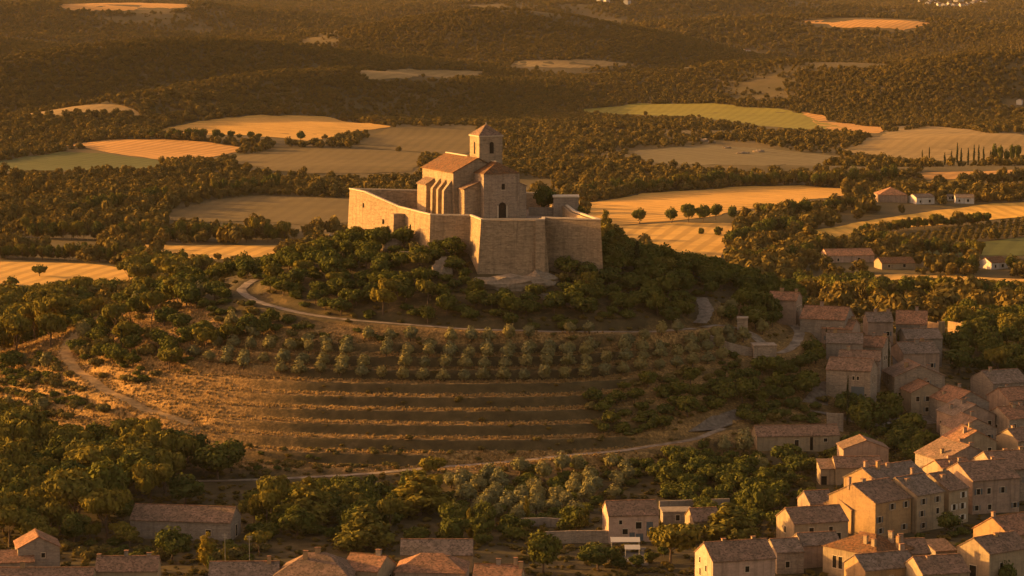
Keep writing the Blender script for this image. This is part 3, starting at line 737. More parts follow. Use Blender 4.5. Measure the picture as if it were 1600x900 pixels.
HS('wide brown hipped roof with a broad lit chimney on its peak', (428, 900), 548, 6.0, 13, -8, 'x', 3.8, 'hip', 'pink', 'roof_a', chim=((.5, .5, .9), (.36, .36, 1.6)), wins=[])
HS('cream gable house with a lit right wall beside the broad-chimney hipped roof', (534, 889), 592, 6.2, 9, -22, 'x', 2.4, wall='cream', roof='roof_b', chim=((.78, .5, 1.2),), wins=[('front', .35, 2.6, .8, 1.3), ('front', .55, 2.6, .8, 1.3), ('right', .3, 3.2), ('right', .7, 3.2)])
house('barn', 'plain long grey-brown roof standing alone among dark trees below the big golden pine', (626, 867), 740, 4.2, 8.5, 0, 'x', 2.4, 'gable', 'ochre', 'roof_d', wins=[('front', .7, 1.2)], cat='barn')
HS('hipped red-brown roof with a flat wide chimney at its peak, bottom edge centre left', (617, 894), 728, 5.5, 11, -4, 'x', 3.0, 'hip', 'pink', 'roof_b', chim=((.36, .5, .5), (.72, .45, .8)), wins=[])
HS('low reddish roof with two tall chimneys on its right end, bottom edge centre', (738, 908), 814, 5.2, 9, -6, 'x', 2.5, roof='roof_b', chim=((.5, .5, 1.2), (.86, .5, 1.5), (.98, .4, 1.4)), wins=[])
HS('tall narrow stone house with grey doors and sunlit left edge above white awnings', (951, 806), 1031, 6.3, 9, 7, 'x', 2.4, wall='rose', roof='roof_a', wins=[('front', .60, 3.2, 1.3, 1.5), ('front', .33, 2.0, 1.2, 1.2), ('front', .24, 4.3, .7, .9)], doors=[('front', .82, 1.5, 3.2, 'shutter_b', 1.5), ('front', .62, 1.7, 2.1, 'shutter_b', .0), ('front', .47, 1.2, 1.6, 'shutter_b', .8)])
house('outbuilding', 'pale flat roofed annex just right of the tall narrow stone house', (1036, 801), 1083, 2.8, 6, 3, 'x', .2, 'flat', 'grey', 'grey', wins=[('front', .5, .9)], cat='annex')
HS('small house with one bright sunlit gable between the flat annex and a conical tree', (1084, 815), 1127, 4.0, 7.5, 12, 'x', 2.2, wall='cream', roof='roof_a', wins=[('front', .4, 1.2)])
HS('big rose walled house with a glowing windowed left gable and two roof chimneys, bottom edge', (1114, 878), 1216, 7.2, 10.5, 17, 'x', 2.9, wall='rose', roof='roof_a', chim=((.32, .52, .7), (.80, .52, .8)), wins=[('left', .28, 5.6, .7, 1.1), ('left', .62, 4.4, .8, 1.2), ('left', .3, 3.0, .8, 1.4), ('front', .55, 4.6, .9, 1.2)])
HS('cream farmhouse with brown roof and a bright left gable beside a dark thin tree', (1241, 819), 1330, 5.4, 10, 18, 'x', 2.6, wall='cream', roof='roof_a', wins=[('front', .32, 2.9, 1.1, 1.4), ('front', .68, 3.2, .9, 1.1), ('front', .82, 1.2, 1.2, 1.6), ('left', .5, 2.6, .9, 1.4)])
HS('small dark roof tucked in front of the cream farmhouse, with a pinkish front wall', (1254, 853), 1317, 5.0, 7.5, 14, 'x', 1.9, wall='pink', roof='roof_d', wins=[('front', .6, 1.6), ('left', .4, 2.8)])
HS('shadowed stone house behind the big rose house, its roof sloping to a rubble wall', (1214, 864), 1258, 4.6, 9, 14, 'x', 2.0, wall='rough', roof='roof_d', wins=[('front', .4, 1.3)])
HS('villa with a sunlit red roof slope and glowing cream front pierced by tall openings', (1286, 853), 1350, 6.2, 13, -48, 'x', 3.1, 'hip', 'cream', 'roof_c', chim=((.62, .24, 1.7), (.78, .22, 1.5), (.8, .62, 2.6), (.95, .6, 2.8), (.3, .55, .8)), W=15, wins=[('front', .22, 2.0, 1.1, 2.6), ('front', .33, 2.0, 1.1, 2.6), ('front', .56, 2.2, 1.4, 2.2), ('front', .76, 2.0, 1.2, 2.2), ('right', .5, 3.2)])
HS('dark roofed house with a small bright gable directly below the red roofed villa', (1352, 892), 1440, 5.4, 9, 22, 'x', 2.4, wall='ochre', roof='roof_d', chim=((.9, .5, 1.5),), wins=[('front', .5, 2.6)])
HS('brown roof with a rounded pale dormer at the bottom edge, right of the villa', (1442, 898), 1520, 5.4, 10, 16, 'x', 2.6, roof='roof_a', chim=((.28, .4, .8),), wins=[])
HS('stone block with terracotta roof and lit end wall attached right of the red roofed villa', (1405, 866), 1456, 5.2, 9, 10, 'x', 2.2, wall='ochre', roof='roof_a', chim=((.2, .4, 1.8),), wins=[('front', .5, 2.4)])
# the long row
HS('tall row house with a wide sunlit left gable starting the long row', (1368, 787), 1432, 8.0, 14.5, 40, 'x', 3.4, wall='ochre', roof='roof_a', chim=((.02, .58, 2.0), (.3, .5, .8), (.6, .55, .8)), shut='shutter', floors=3, group=G2)
HS('middle house of the long row, many shuttered windows over a terrace with dark shrubs', (1433, 775), 1482, 8.6, 13.5, 40, 'x', 3.2, wall='cream', roof='roof_d', chim=((.2, .35, .9), (.7, .55, 1.8)), shut='shutter', floors=3, group=G2)
HS('right end house of the long row with pale shutters and a small lit balcony wall', (1483, 767), 1518, 8.2, 13, 38, 'x', 3.0, wall='cream', roof='roof_a', chim=((.3, .3, 1.2), (.75, .5, .8)), shut='white', floors=3, group=G2)
HS('house with a long lit verge and several chimneys rising behind the long row', (1375, 757), 1462, 8.5, 12, 38, 'x', 3.0, wall='ochre', roof='roof_d', chim=((.08, .5, 1.5), (.25, .4, 2.0), (.45, .4, 1.2)), wins=[], group=G2)
HS('low house with a dark roof and rounded lit gable left of the long row', (1266, 788), 1306, 3.8, 8, 16, 'x', 2.3, wall='pink', roof='roof_d', wins=[('front', .5, 1.0)])
HS('narrow annex with a lit ochre wall stepping down from the long row', (1330, 797), 1366, 5.6, 10, 32, 'x', 2.0, wall='ochre', roof='roof_a', wins=[('front', .35, 2.6), ('left', .5, 3.2)])
# lower right corner
HS('house with a blazing cream gable and arched shade beneath it, in the lower right corner', (1546, 866), 1620, 6.2, 9.5, 36, 'x', 2.6, wall='cream', roof='roof_a', chim=((.5, .45, .7), (.6, .45, .7)), wins=[('front', .3, 2.6), ('left', .5, .4, 2.0, 2.6)])
HS('right edge house with peaked lit gable and ochre wall, behind the blazing gable', (1578, 838), 1640, 7.0, 11, 36, 'x', 3.2, wall='ochre', roof='roof_b', chim=((.05, .5, 1.2),), wins=[('front', .5, 3)])
house('outbuilding', 'open brown roofed shed against the blazing gable house, lower right', (1462, 862), 1496, 2.8, 6, 18, 'x', 1.3, 'shed', 'grey', 'roof_a', wins=[], doors=[('front', .5, 2.0, 2.0, 'glass', 0)], cat='shed')
# middle right
house('villa', 'long low cream villa with a brown roof among trees below the gravel pit', (1183, 682), 1315, 3.9, 8, 6, 'x', 2.1, 'gable', 'cream', 'roof_a', wins=[('front', .48, 1.0, 1.1, 1.8), ('front', .83, 2.2, 1.0, .9)], doors=[('front', .66, .8, 3.5, 'glass', 0)], cat='villa')
HS('gable fronted house with a pale arched loggia, behind the low house with a square window', (1318, 702), 1390, 6.4, 9, 4, 'y', 2.1, wall='pink', roof='roof_a', wins=[('front', .42, 2.9, 3.2, 1.7), ('front', .84, 2.6, .8, 1.0)])
HS('low house with square dark window standing before the gable house with the arched loggia', (1306, 731), 1381, 4.4, 8, 3, 'x', 2.0, wall='cream', roof='roof_a', wins=[('front', .42, 1.4, 1.5, 1.6)])
house('outbuilding', 'small cream wing with dark doorway, left of the low house with square window', (1282, 733), 1305, 4.0, 6, 3, 'x', 1.4, 'shed', 'cream', 'roof_a', wins=[], doors=[('front', .25, 1.4, 2.2, 'glass', 0)], cat='wing')
# upper village, left strand
HS('stone house with faded green garage door and pale right gable beside tall cypress', (1291, 577), 1358, 7.0, 10, -18, 'x', 2.6, wall='rough', roof='roof_a', wins=[('front', .62, 4.4, .6, 1.0), ('front', .72, 4.4, .6, 1.0), ('right', .35, 3.0, .8, 2.0), ('right', .65, 3.0, .8, 2.0)], doors=[('front', .72, 3.6, 2.6, 'shutter_b', 0)])
house('terrace_wall', 'ruined stone terrace wall with a lit notch, below the stone house with green garage door', (1292, 646), 1318, 3.4, 4, -5, 'x', 1, 'ruin', 'rough', 'roof_a', wins=[], cat='wall')
up = [((1199, 468), 1243, 4.0, 8, -18, 'small tiled roof alone at the top left of the upper village', 'roof_b', 1.9),
      ((1250, 497), 1318, 4.2, 11, -20, 'broad weathered roof stepping down to the right, first in the upper left strand', 'roof_b', 3.0),
      ((1284, 513), 1330, 4.2, 10, -20, 'second weathered roof of the upper left strand, close in front of the broad first one', 'roof_b', 2.2),
      ((1291, 536), 1348, 4.6, 10, -6, 'square roof with a white vent pipe, middle of the upper left strand', 'roof_d', 2.2),
      ((1345, 541), 1378, 4.8, 9, -22, 'reddish roof right beside the square roof with the white pipe', 'roof_b', 2.4),
      ((1310, 563), 1374, 5.2, 9, -10, 'brown roof directly behind the stone house with the green garage door', 'roof_a', 2.2),
      ((1356, 503), 1396, 5.0, 9, 2, 'house with a tall dark doorway at the head of the narrow street', 'roof_d', 2.2),
      ((1400, 506), 1448, 5.5, 12, -8, 'large reddish roof with a lit peak at the far end of the right strand', 'roof_b', 3.2)]
for k, (A, x2, h, D, yaw, lab, rf_, rise) in enumerate(up):
    HS(lab, A, x2, h, D, yaw, 'x', rise, wall=random.choice(('grey', 'pink', 'rough')), roof=rf_, chim=((random.uniform(.2, .8), .5, 1.2),) if k % 2 else ((.4, .5, 1.0), (.9, .5, .9)), group='roofs of the upper village')
up = [((1416, 530), 1474, 5.0, 12, 6, 'square grey-brown roof behind two wider roofs on the right strand', 'roof_d', 2.2, 'x'),
      ((1412, 553), 1470, 5.0, 13, 10, 'sloping brown roof between the square grey-brown roof and the wide double gable', 'roof_d', 2.4, 'x'),
      ((1398, 589), 1479, 6.5, 13, 8, 'wide double pitched roof facing the viewer, halfway down the right strand', 'roof_a', 3.0, 'y'),
      ((1424, 614), 1480, 6.2, 11, 10, 'salmon tinted low gable just below the wide double pitched roof', 'roof_b', 2.4, 'y'),
      ((1488, 631), 1549, 7.5, 14, 18, 'tall house with narrow shaded windows on its left wall, right strand', 'roof_b', 3.0, 'y'),
      ((1493, 651), 1559, 7.2, 12, 16, 'patchy grey and red roof stacked below the tall house with narrow windows', 'roof_d', 2.8, 'y'),
      ((1495, 672), 1561, 7.2, 11, 14, 'low patched roof in the middle of the stacked roofs beside the dark lane', 'roof_a', 2.6, 'y'),
      ((1496, 692), 1560, 7.2, 11, 12, 'roof with a salmon left slope at the foot of the stacked roofs', 'roof_b', 2.8, 'y'),
      ((1472, 721), 1564, 7.5, 14, 20, 'broad gable with a thin sunlit left verge below the stacked roofs', 'roof_a', 3.4, 'y'),
      ((1520, 752), 1600, 8.0, 14, 22, 'dark tall house with short bright roof edge above the end of the long row', 'roof_a', 3.2, 'x'),
      ((1556, 735), 1640, 8.0, 15, 14, 'big brown roof running off the right edge above the lower lane', 'roof_a', 3.2, 'x'),
      ((1480, 742), 1532, 7.5, 11, 24, 'short reddish roof with a tall lit chimney, wedged behind the dark tall house', 'roof_b', 2.6, 'x'),
      ((1552, 600), 1612, 6.0, 13, 20, 'brown roof by dark round trees at the right edge, top of the far lane', 'roof_d', 2.8, 'x'),
      ((1577, 626), 1640, 6.5, 11, 24, 'second house of the far lane, with a bright spot on its upper wall', 'roof_b', 2.6, 'x'),
      ((1577, 655), 1640, 7.0, 11, 24, 'right edge house with red roof and tall shaded wall, third on the far lane', 'roof_b', 2.4, 'x'),
      ((1591, 690), 1640, 7.0, 10, 24, 'last roof of the far lane, just showing at the right edge', 'roof_a', 2.4, 'x')]
for k, (A, x2, h, D, yaw, lab, rf_, rise, rd) in enumerate(up):
    HS(lab, A, x2, h, D, yaw, rd, rise, wall=('grey', 'pink', 'rough', 'cream')[k % 4], roof=rf_, chim=tuple((random.uniform(.15, .85), random.uniform(.25, .7), random.uniform(.9, 1.6)) for _ in range(1 + k % 3)), shut='shutter' if k % 3 == 0 else None, group=G2)
house('ruin', 'roofless stone ruin with two bright sunlit wall ends beyond the right strand', (1466, 503), 1478, 5.0, 8, 30, 'x', 0, 'ruin', 'ochre', 'roof_a', wins=[], cat='ruin')
house('ruin', 'smaller sunlit ruined wall to the right of the first bright ruin', (1503, 503), 1514, 5.0, 7, 30, 'x', 0, 'ruin', 'ochre', 'roof_a', wins=[], cat='ruin')
house('ruin', 'square stub of a stone tower standing beside the bend in the track', (1152, 498), 1168, 4.6, 4, -6, 'x', 0, 'flat', 'rough', 'rough', wins=[], cat='ruin')
house('retaining_wall', 'low square stone retaining wall by the end of the bend in the track', (1178, 541), 1214, 4.0, 6, 3, 'x', 0, 'flat', 'rough', 'rough', wins=[], cat='wall')
# farms on the plain
FG = 'farms on the plain'
def FH(lab_, A_, x2_, h_, D_, yaw_, rd_, rise_, *a, **k): return house('farmhouse', lab_, A_, x2_, h_ * .74, D_, yaw_, rd_, rise_ * .8, *a, group=FG, cat='farmhouse', wins=k.pop('wins', [('front', .2 + .1 * random.random(), .8), ('front', .62 + .2 * random.random(), .8, 1.3, 1.5)]), **k)
FH('farmhouse with pink lit roof and white verandah, left of the two red roofed ones', (1293, 400), 1368, 4.5, 14, 8, 'x', 3.2, wall='rose', roof='roof_b')
FH('farm wing with red roof leaning on the pink roofed farmhouse', (1291, 398), 1316, 4.0, 9, 14, 'x', 2.0, wall='cream', roof='roof_c')
FH('low red roofed farmhouse with a cream end, right of the pink roofed one', (1378, 412), 1432, 3.6, 11, 12, 'x', 2.6, wall='cream', roof='roof_c')
FH('white gabled farmhouse half behind a round tree near the right edge', (1549, 411), 1578, 4.2, 9, 30, 'x', 2.4, wall='white', roof='roof_c')
FH('bright white two part farmhouse above the bright wheat strip', (1432, 309), 1462, 5.0, 10, 20, 'x', 2.0, wall='white', roof='roof_d')
FH('long grey-white farmhouse right of the bright white two part one', (1493, 309), 1522, 4.2, 9, -4, 'x', 2.0, wall='white', roof='roof_d')
FH('little white shed roofed farm building at the left of the long grey-white farmhouse', (1481, 307), 1492, 3.2, 6, 0, 'x', .8, 'shed', wall='white', roof='roof_d')
house('barn', 'long hall with a rounded grey roof left of the white farmhouses on the plain', (1372, 305), 1418, 4.0, 18, 0, 'x', 4.0, 'hip', 'pink', 'roof_b', wins=[], cat='barn')
FG = 'far white houses of the distant town'
rnd = random.Random(3)
far_l = []
for k in range(26):
    x = 1422 + rnd.random() * 118; y = 3 + rnd.random() * 9
    v = gnd(x, y); me_k = k % 3
    far_l.append((x, y, v))
_fb = {}
for k, (x, y, v) in enumerate(far_l + [(940, 3, gnd(940, 3)), (948, 4, gnd(948, 4)), (980, 6, gnd(980, 6)), (1593, 163, gnd(1593, 163)), (1166, 82, gnd(1166, 82))]):
    kk = k % 4
    if kk not in _fb:
        mb = MB(); W, D, h = ((14, 9, 6), (10, 9, 7), (20, 10, 6), (9, 8, 5))[kk]
        mb.prism([(-W / 2, -D / 2, -2), (-W / 2, D / 2, -2), (-W / 2, D / 2, h), (-W / 2, 0, h + 2.5), (-W / 2, -D / 2, h)], [(W / 2, -D / 2, -2), (W / 2, D / 2, -2), (W / 2, D / 2, h), (W / 2, 0, h + 2.5), (W / 2, -D / 2, h)])
        wme = mb.mesh('wall', M['whitecloth']); rb = MB()
        for sg in (-1, 1): rb.poly([(-W / 2 - .3, sg * (D / 2 + .4), h - .2), (W / 2 + .3, sg * (D / 2 + .4), h - .2), (W / 2 + .3, 0, h + 2.6), (-W / 2 - .3, 0, h + 2.6)])
        _fb[kk] = (wme, rb.mesh('roof', M['roof_b']))
    o = empty('town_house', v, rnd.uniform(.3, 1.2)); s = 1.0 if k < 29 else .55; o.scale = (s,) * 3
    lab = 'tiny white house in the scattered town at the top right' if k < 26 else ('tiny white house in the far woods above the belfry' if k < 29 else ('lone white hut in dark woodland at the right edge' if k == 29 else 'lone pale hut on the far wooded ridge right of centre'))
    tag(o, lab, 'house', FG if k < 26 else ('white houses above the belfry' if k < 29 else None)); link('wall', _fb[kk][0], o); link('roof', _fb[kk][1], o)
    HCIRC.append((v.x, v.y, 14))
# garden walls and terrace furniture near the tall narrow house
def wallrun(label, pxs, h, mat='rough', name='garden_wall'):
    P = [gnd(x, y) for x, y in pxs]; mb = MB(); c = P[0].copy(); o = empty(name, c)
    V = []; n_ = len(P)
    for i, p in enumerate(P):
        d = (P[min(i + 1, n_ - 1)] - P[max(i - 1, 0)]); d.z = 0; d.normalize(); q = Vector((-d.y, d.x, 0)) * .3
        for s, z in ((-1, -2), (-1, h), (1, h), (1, -2)): V.append(tuple(p - c + q * s + Vector((0, 0, z))))
    Fc = [(i * 4 + k, (i + 1) * 4 + k, (i + 1) * 4 + (k + 1) % 4, i * 4 + (k + 1) % 4) for i in range(n_ - 1) for k in range(4)] + [(0, 1, 2, 3), tuple((n_ - 1) * 4 + k for k in (3, 2, 1, 0))]
    mb.v = V; mb.f = Fc; me = mb.mesh(name, M[mat]); bpy.data.objects.remove(o)
    return tag(link(name, me, None, c), label, 'wall')
wallrun('long rubble garden wall left of the tall narrow house, behind a yellow bush', [(852, 850), (900, 848), (955, 848)], 2.8)
wallrun('pale retaining wall behind the flat annex, under the lower olive slope', [(1030, 797), (1080, 795), (1140, 793)], 2.2, 'grey')
wallrun('curved stone wall under the bend in the upper track', [(1110, 536), (1140, 548), (1175, 556)], 2.2, 'rough', 'retaining_wall')
wallrun('dark stone wall below the dark trees left of the tall narrow house', [(815, 823), (850, 822), (882, 824)], 2.0, 'grey')
def parasol():
    v = gnd(984, 872)
    t = empty('terrace_table', gnd(985, 880)); tag(t, 'white table on the terrace below the tall narrow house', 'table')
    mb = MB(); mb.box(-1.3, 1.3, -.6, .6, .72, .78); mb.build('table_top', M['whitecloth'], t)
    for x in (-1.1, 1.1):
        for y in (-.45, .45): q = MB(); q.cyl(x, y, -.3, .718, .04); q.build('leg', M['metal'], t)
    for k, (px, py, W, D, lab) in enumerate(((977, 861, 6.5, 3.0, 'wide white awning under the front wall of the tall narrow house'), (988, 873, 3.4, 2.6, 'smaller white awning nearer the terrace table'))):
        a = empty('awning', gnd(px, py)); tag(a, lab, 'awning')
        mb = MB(); mb.hexa([(-W / 2, -D / 2, 2.3), (W / 2, -D / 2, 2.3), (W / 2, D / 2, 2.8), (-W / 2, D / 2, 2.8)], [(-W / 2, -D / 2, 2.36), (W / 2, -D / 2, 2.36), (W / 2, D / 2, 2.86), (-W / 2, D / 2, 2.86)]); mb.build('canvas', M['whitecloth'], a)
        for x in (-W / 2 + .2, W / 2 - .2):
            for y, z in ((-D / 2 + .2, 2.3), (D / 2 - .2, 2.7)): q = MB(); q.cyl(x, y, -.6, z, .05); q.build('post', M['metal'], a)
    return v
parasol()
drape('terrace_floor', [(962, 856), (1008, 855), (1012, 884), (968, 886)], plain_mat('terrace_paving', (0.13, 0.12, 0.105), .2), .14, .2, res=1.5)
def van(px, py, yaw, lab, mat):
    v = gnd(px, py); r = empty('parked_van', v, R(yaw)); tag(r, lab, 'van')
    mb = MB(); mb.prism([(-2.2, -.85, .4), (2.2, -.85, .4), (2.2, -.85, 1.1), (1.5, -.85, 1.95), (-2.2, -.85, 2.0)], [(-2.2, .85, .4), (2.2, .85, .4), (2.2, .85, 1.1), (1.5, .85, 1.95), (-2.2, .85, 2.0)]); mb.build('body', M[mat], r)
    mb = MB(); mb.box(.2, 1.3, -.87, -.84, 1.2, 1.75); mb.build('side_window', M['glass'], r)
    for x in (-1.4, 1.4):
        for y in (-.8, .8):
            q = MB(); q.tube((x, y - .12, .34), (x, y + .12, .34), .34, n=10); q.build('wheel', M['glass'], r)
van(1391, 672, -14, 'pale grey van parked by the gravel yard under dark trees', 'metal')
def pole(px, py, h, lab, name='aerial', cat='aerial'):
    v = gnd(px, py); r = empty(name, v); tag(r, lab, cat); mb = MB(); mb.cyl(0, 0, -.5, h, .05, .03); mb.build('mast', M['metal'], r)
    for k in range(3): q = MB(); q.box(-.7 + k * .12, .7 - k * .12, -.03, .03, h - .3 - k * .35, h - .24 - k * .35); q.build('crossbar', M['metal'], r)
pole(352, 893, 8.4, 'thin roof aerial left of the broad-chimney hipped roof'); pole(390, 893, 7.9, 'shorter aerial beside the thin roof aerial')
# ---------------------------------------------------------------- rocks
def rock_mesh(sx, sy, sz, seed):
    bm = bmesh.new(); bmesh.ops.create_icosphere(bm, subdivisions=3, radius=1)
    r = random.Random(seed); off = [r.uniform(0, 50) for _ in range(3)]
    from mathutils import noise as mn
    for v in bm.verts:
        p = v.co.copy(); k = 1 + .45 * mn.noise(p * 1.3 + Vector(off)) + .22 * mn.noise(p * 3.2 + Vector(off))
        q = p * k; v.co = Vector((round(q.x * 3.2) / 3.2 * .5 + q.x * .5, q.y, round(q.z * 3) / 3 * .6 + q.z * .4)); v.co = Vector((v.co.x * sx, v.co.y * sy, v.co.z * sz))
    me = bpy.data.meshes.new('rock'); bm.to_mesh(me); bm.free(); me.materials.append(M['rock']); return me
def rock(px, py, sx, sy, sz, lab, name='rock', group=None, seed=0, yoff=0):
    v = gnd(px, py); o = link(name, rock_mesh(sx, sy, sz, seed), None, v + Vector((0, yoff, 0))); o.rotation_euler = (0, 0, random.uniform(-.3, .3)); return tag(o, lab, 'rock', group)
rock(795, 446, 11.0, 3.6, 2.6, 'long ledge of broken rock under the bastion', 'rock_ledge', seed=1)
rock(842, 440, 5, 3, 2.6, 'blocky rock at the right corner of the bastion footing', seed=2)
rock(690, 428, 3.0, 2.2, 3.8, 'upright lit boulder left of the bastion', seed=3)
rock(705, 418, 3.6, 2.5, 2.6, 'low sunlit rock between the upright boulder and the bastion', seed=4)
rock(640, 405, 5.0, 2.5, 2.2, 'sunlit stone ledge below the square turret', 'rock_ledge', seed=5)
rock(612, 388, 3.6, 2.5, 2.8, 'pale rock at the foot of the turret', seed=6)
rock(515, 378, 3.5, 2.5, 3.4, 'sunlit rock outcrop on the left shoulder below the far wall', seed=7)
rock(497, 397, 3.2, 2.5, 2.2, 'low sunlit rock beneath the left shoulder outcrop', seed=8)
rock(511, 418, 1.2, 1.2, 3.0, 'thin upright lit stone among bushes on the castle slope', seed=9)
rock(960, 415, 3.0, 2.5, 2.6, 'shaded rock at the right end of the fortress wall', seed=10)
rock(1010, 449, 2.2, 2, 2, 'grey rock on the shaded slope right of the fortress', seed=11)
rock(855, 466, 4.5, 2, 1.4, 'flat grey rock in the bushes below the bastion', seed=12)
rock(900, 478, 3.0, 2, 1.0, 'small flat rock right of the flat grey one', seed=13)
for k, (x, y) in enumerate(((872, 186), (885, 194), (893, 183), (905, 190), (920, 184), (945, 192), (1010, 194), (1022, 197), (1092, 220), (1101, 221), (1112, 223), (1135, 232), (1160, 240), (1185, 238))):
    rock(x, y, random.uniform(2.5, 5.5), 3, random.uniform(1.4, 2.4), 'pale rock showing among scrub %s' % ('right of the belfry' if x < 1000 else ('below the greenish crop field' if x < 1030 else 'at the edge of the pale scrubland')), 'boulder', 'pale rocks in the scrub' + str(x > 1000) + str(x > 1030), 20 + k)
bpy.data.objects
# ---------------------------------------------------------------- trees
def ico(sub):
    bm = bmesh.new(); bmesh.ops.create_icosphere(bm, subdivisions=sub, radius=1); V = np.array([v.co[:] for v in bm.verts]); Fc = np.array([[v.index for v in f.verts] for f in bm.faces]); bm.free(); return V, Fc
ICO2 = ico(2)
def crown_arrays(lobes, n, leaf, r, flat=0.0, shell=.62):
    lobes = np.array(lobes, float); w = lobes[:, 3] * lobes[:, 4] + lobes[:, 3] * lobes[:, 5]; w /= w.sum()
    li = r.choice(len(lobes), n, p=w); d = r.normal(size=(n, 3)); d /= np.linalg.norm(d, axis=1)[:, None]
    rad = shell + (1.08 - shell) * r.random(n) ** .6
    clump = 1 + .16 * np.sin(d[:, 0] * 7 + li) * np.sin(d[:, 1] * 6 + 2 * li) + .1 * np.sin(d[:, 2] * 9 + li)
    P = lobes[li, :3] + d * (rad * clump)[:, None] * lobes[li, 3:]
    # drop leaves buried in other lobes
    keep = np.ones(n, bool)
    for k in range(len(lobes)):
        q = (P - lobes[k, :3]) / lobes[k, 3:]; keep &= ~(((q ** 2).sum(1) < .42) & (li != k))
    P, d = P[keep], d[keep]; m = len(P)
    nr = d + r.normal(size=(m, 3)) * .42; nr[:, 2] += .12; nr /= np.linalg.norm(nr, axis=1)[:, None]
    a = np.cross(nr, r.normal(size=(m, 3))); a /= np.linalg.norm(a, axis=1)[:, None] + 1e-9; b = np.cross(nr, a)
    s = leaf * (.55 + .9 * r.random(m))[:, None]; a = a * s * .62; b = b * s * .42
    V = np.stack([P - a - b * .4, P + b * -1.0, P + a + b * .3, P + b], 1).reshape(-1, 3)
    Fq = np.arange(4 * m).reshape(-1, 4)
    # dense inner mass so the crown is not see-through
    for L in lobes:
        iv, fc = ICO2; k = 1 + .16 * np.sin(iv[:, 0] * 5 + L[0]) * np.sin(iv[:, 1] * 5) ; v = L[:3] + iv * k[:, None] * L[3:] * (shell + .03)
        f4 = np.column_stack([fc, fc[:, 2]]) + len(V); V = np.vstack([V, v]); 
        TR.append(f4[:, :3])
    return V, Fq
TR = []
def crown_mesh(name, lobes, n, leaf, mat, seed, trunk=None, shell=.62):
    r = np.random.default_rng(seed); TR.clear()
    V, Fq = crown_arrays(lobes, n, leaf, r, 0, shell); tris = np.vstack(TR)
    mats = [M[mat]]; mi = [0] * (len(Fq) + len(tris)); verts = V.tolist(); faces = Fq.tolist() + tris.tolist()
    if trunk:
        base = len(verts); verts += trunk[0]; faces += [[i + base for i in f] for f in trunk[1]]; mi += [1] * len(trunk[1]); mats.append(M['bark'])
    me = bpy.data.meshes.new(name); me.from_pydata(verts, [], faces)
    for m in mats: me.materials.append(m)
    me.polygons.foreach_set('material_index', mi); me.update(); return me
def trunk_mb(h, r0, limbs, seed):
    rr = random.Random(seed); mb = MB(); p = Vector((0, 0, -.6)); 
    k = 4; pts = [p] + [Vector((rr.uniform(-.04, .04) * h, rr.uniform(-.04, .04) * h, h * (i + 1) / k)) for i in range(k)]
    for i in range(k): mb.tube(pts[i], pts[i + 1], r0 * (1 - .18 * i), r0 * (1 - .18 * (i + 1)), 7)
    for L in limbs: mb.tube(pts[rr.randint(2, 4)], L, r0 * .4, r0 * .12, 5)
    return mb
def lobes_round(r, n, R_=1.0, hz=.62, spread=.55, up=.3):
    L = [(0, 0, up, .62, .62, .6 * hz / .62)]
    for i in range(n):
        a = i * 2.4 + r.uniform(-.4, .4); q = spread * r.uniform(.6, 1.32); s = r.uniform(.22, .48)
        L.append((math.cos(a) * q, math.sin(a) * q, up + r.uniform(-.42, .45) * hz, s, s, s * r.uniform(.75, 1.0)))
    return L
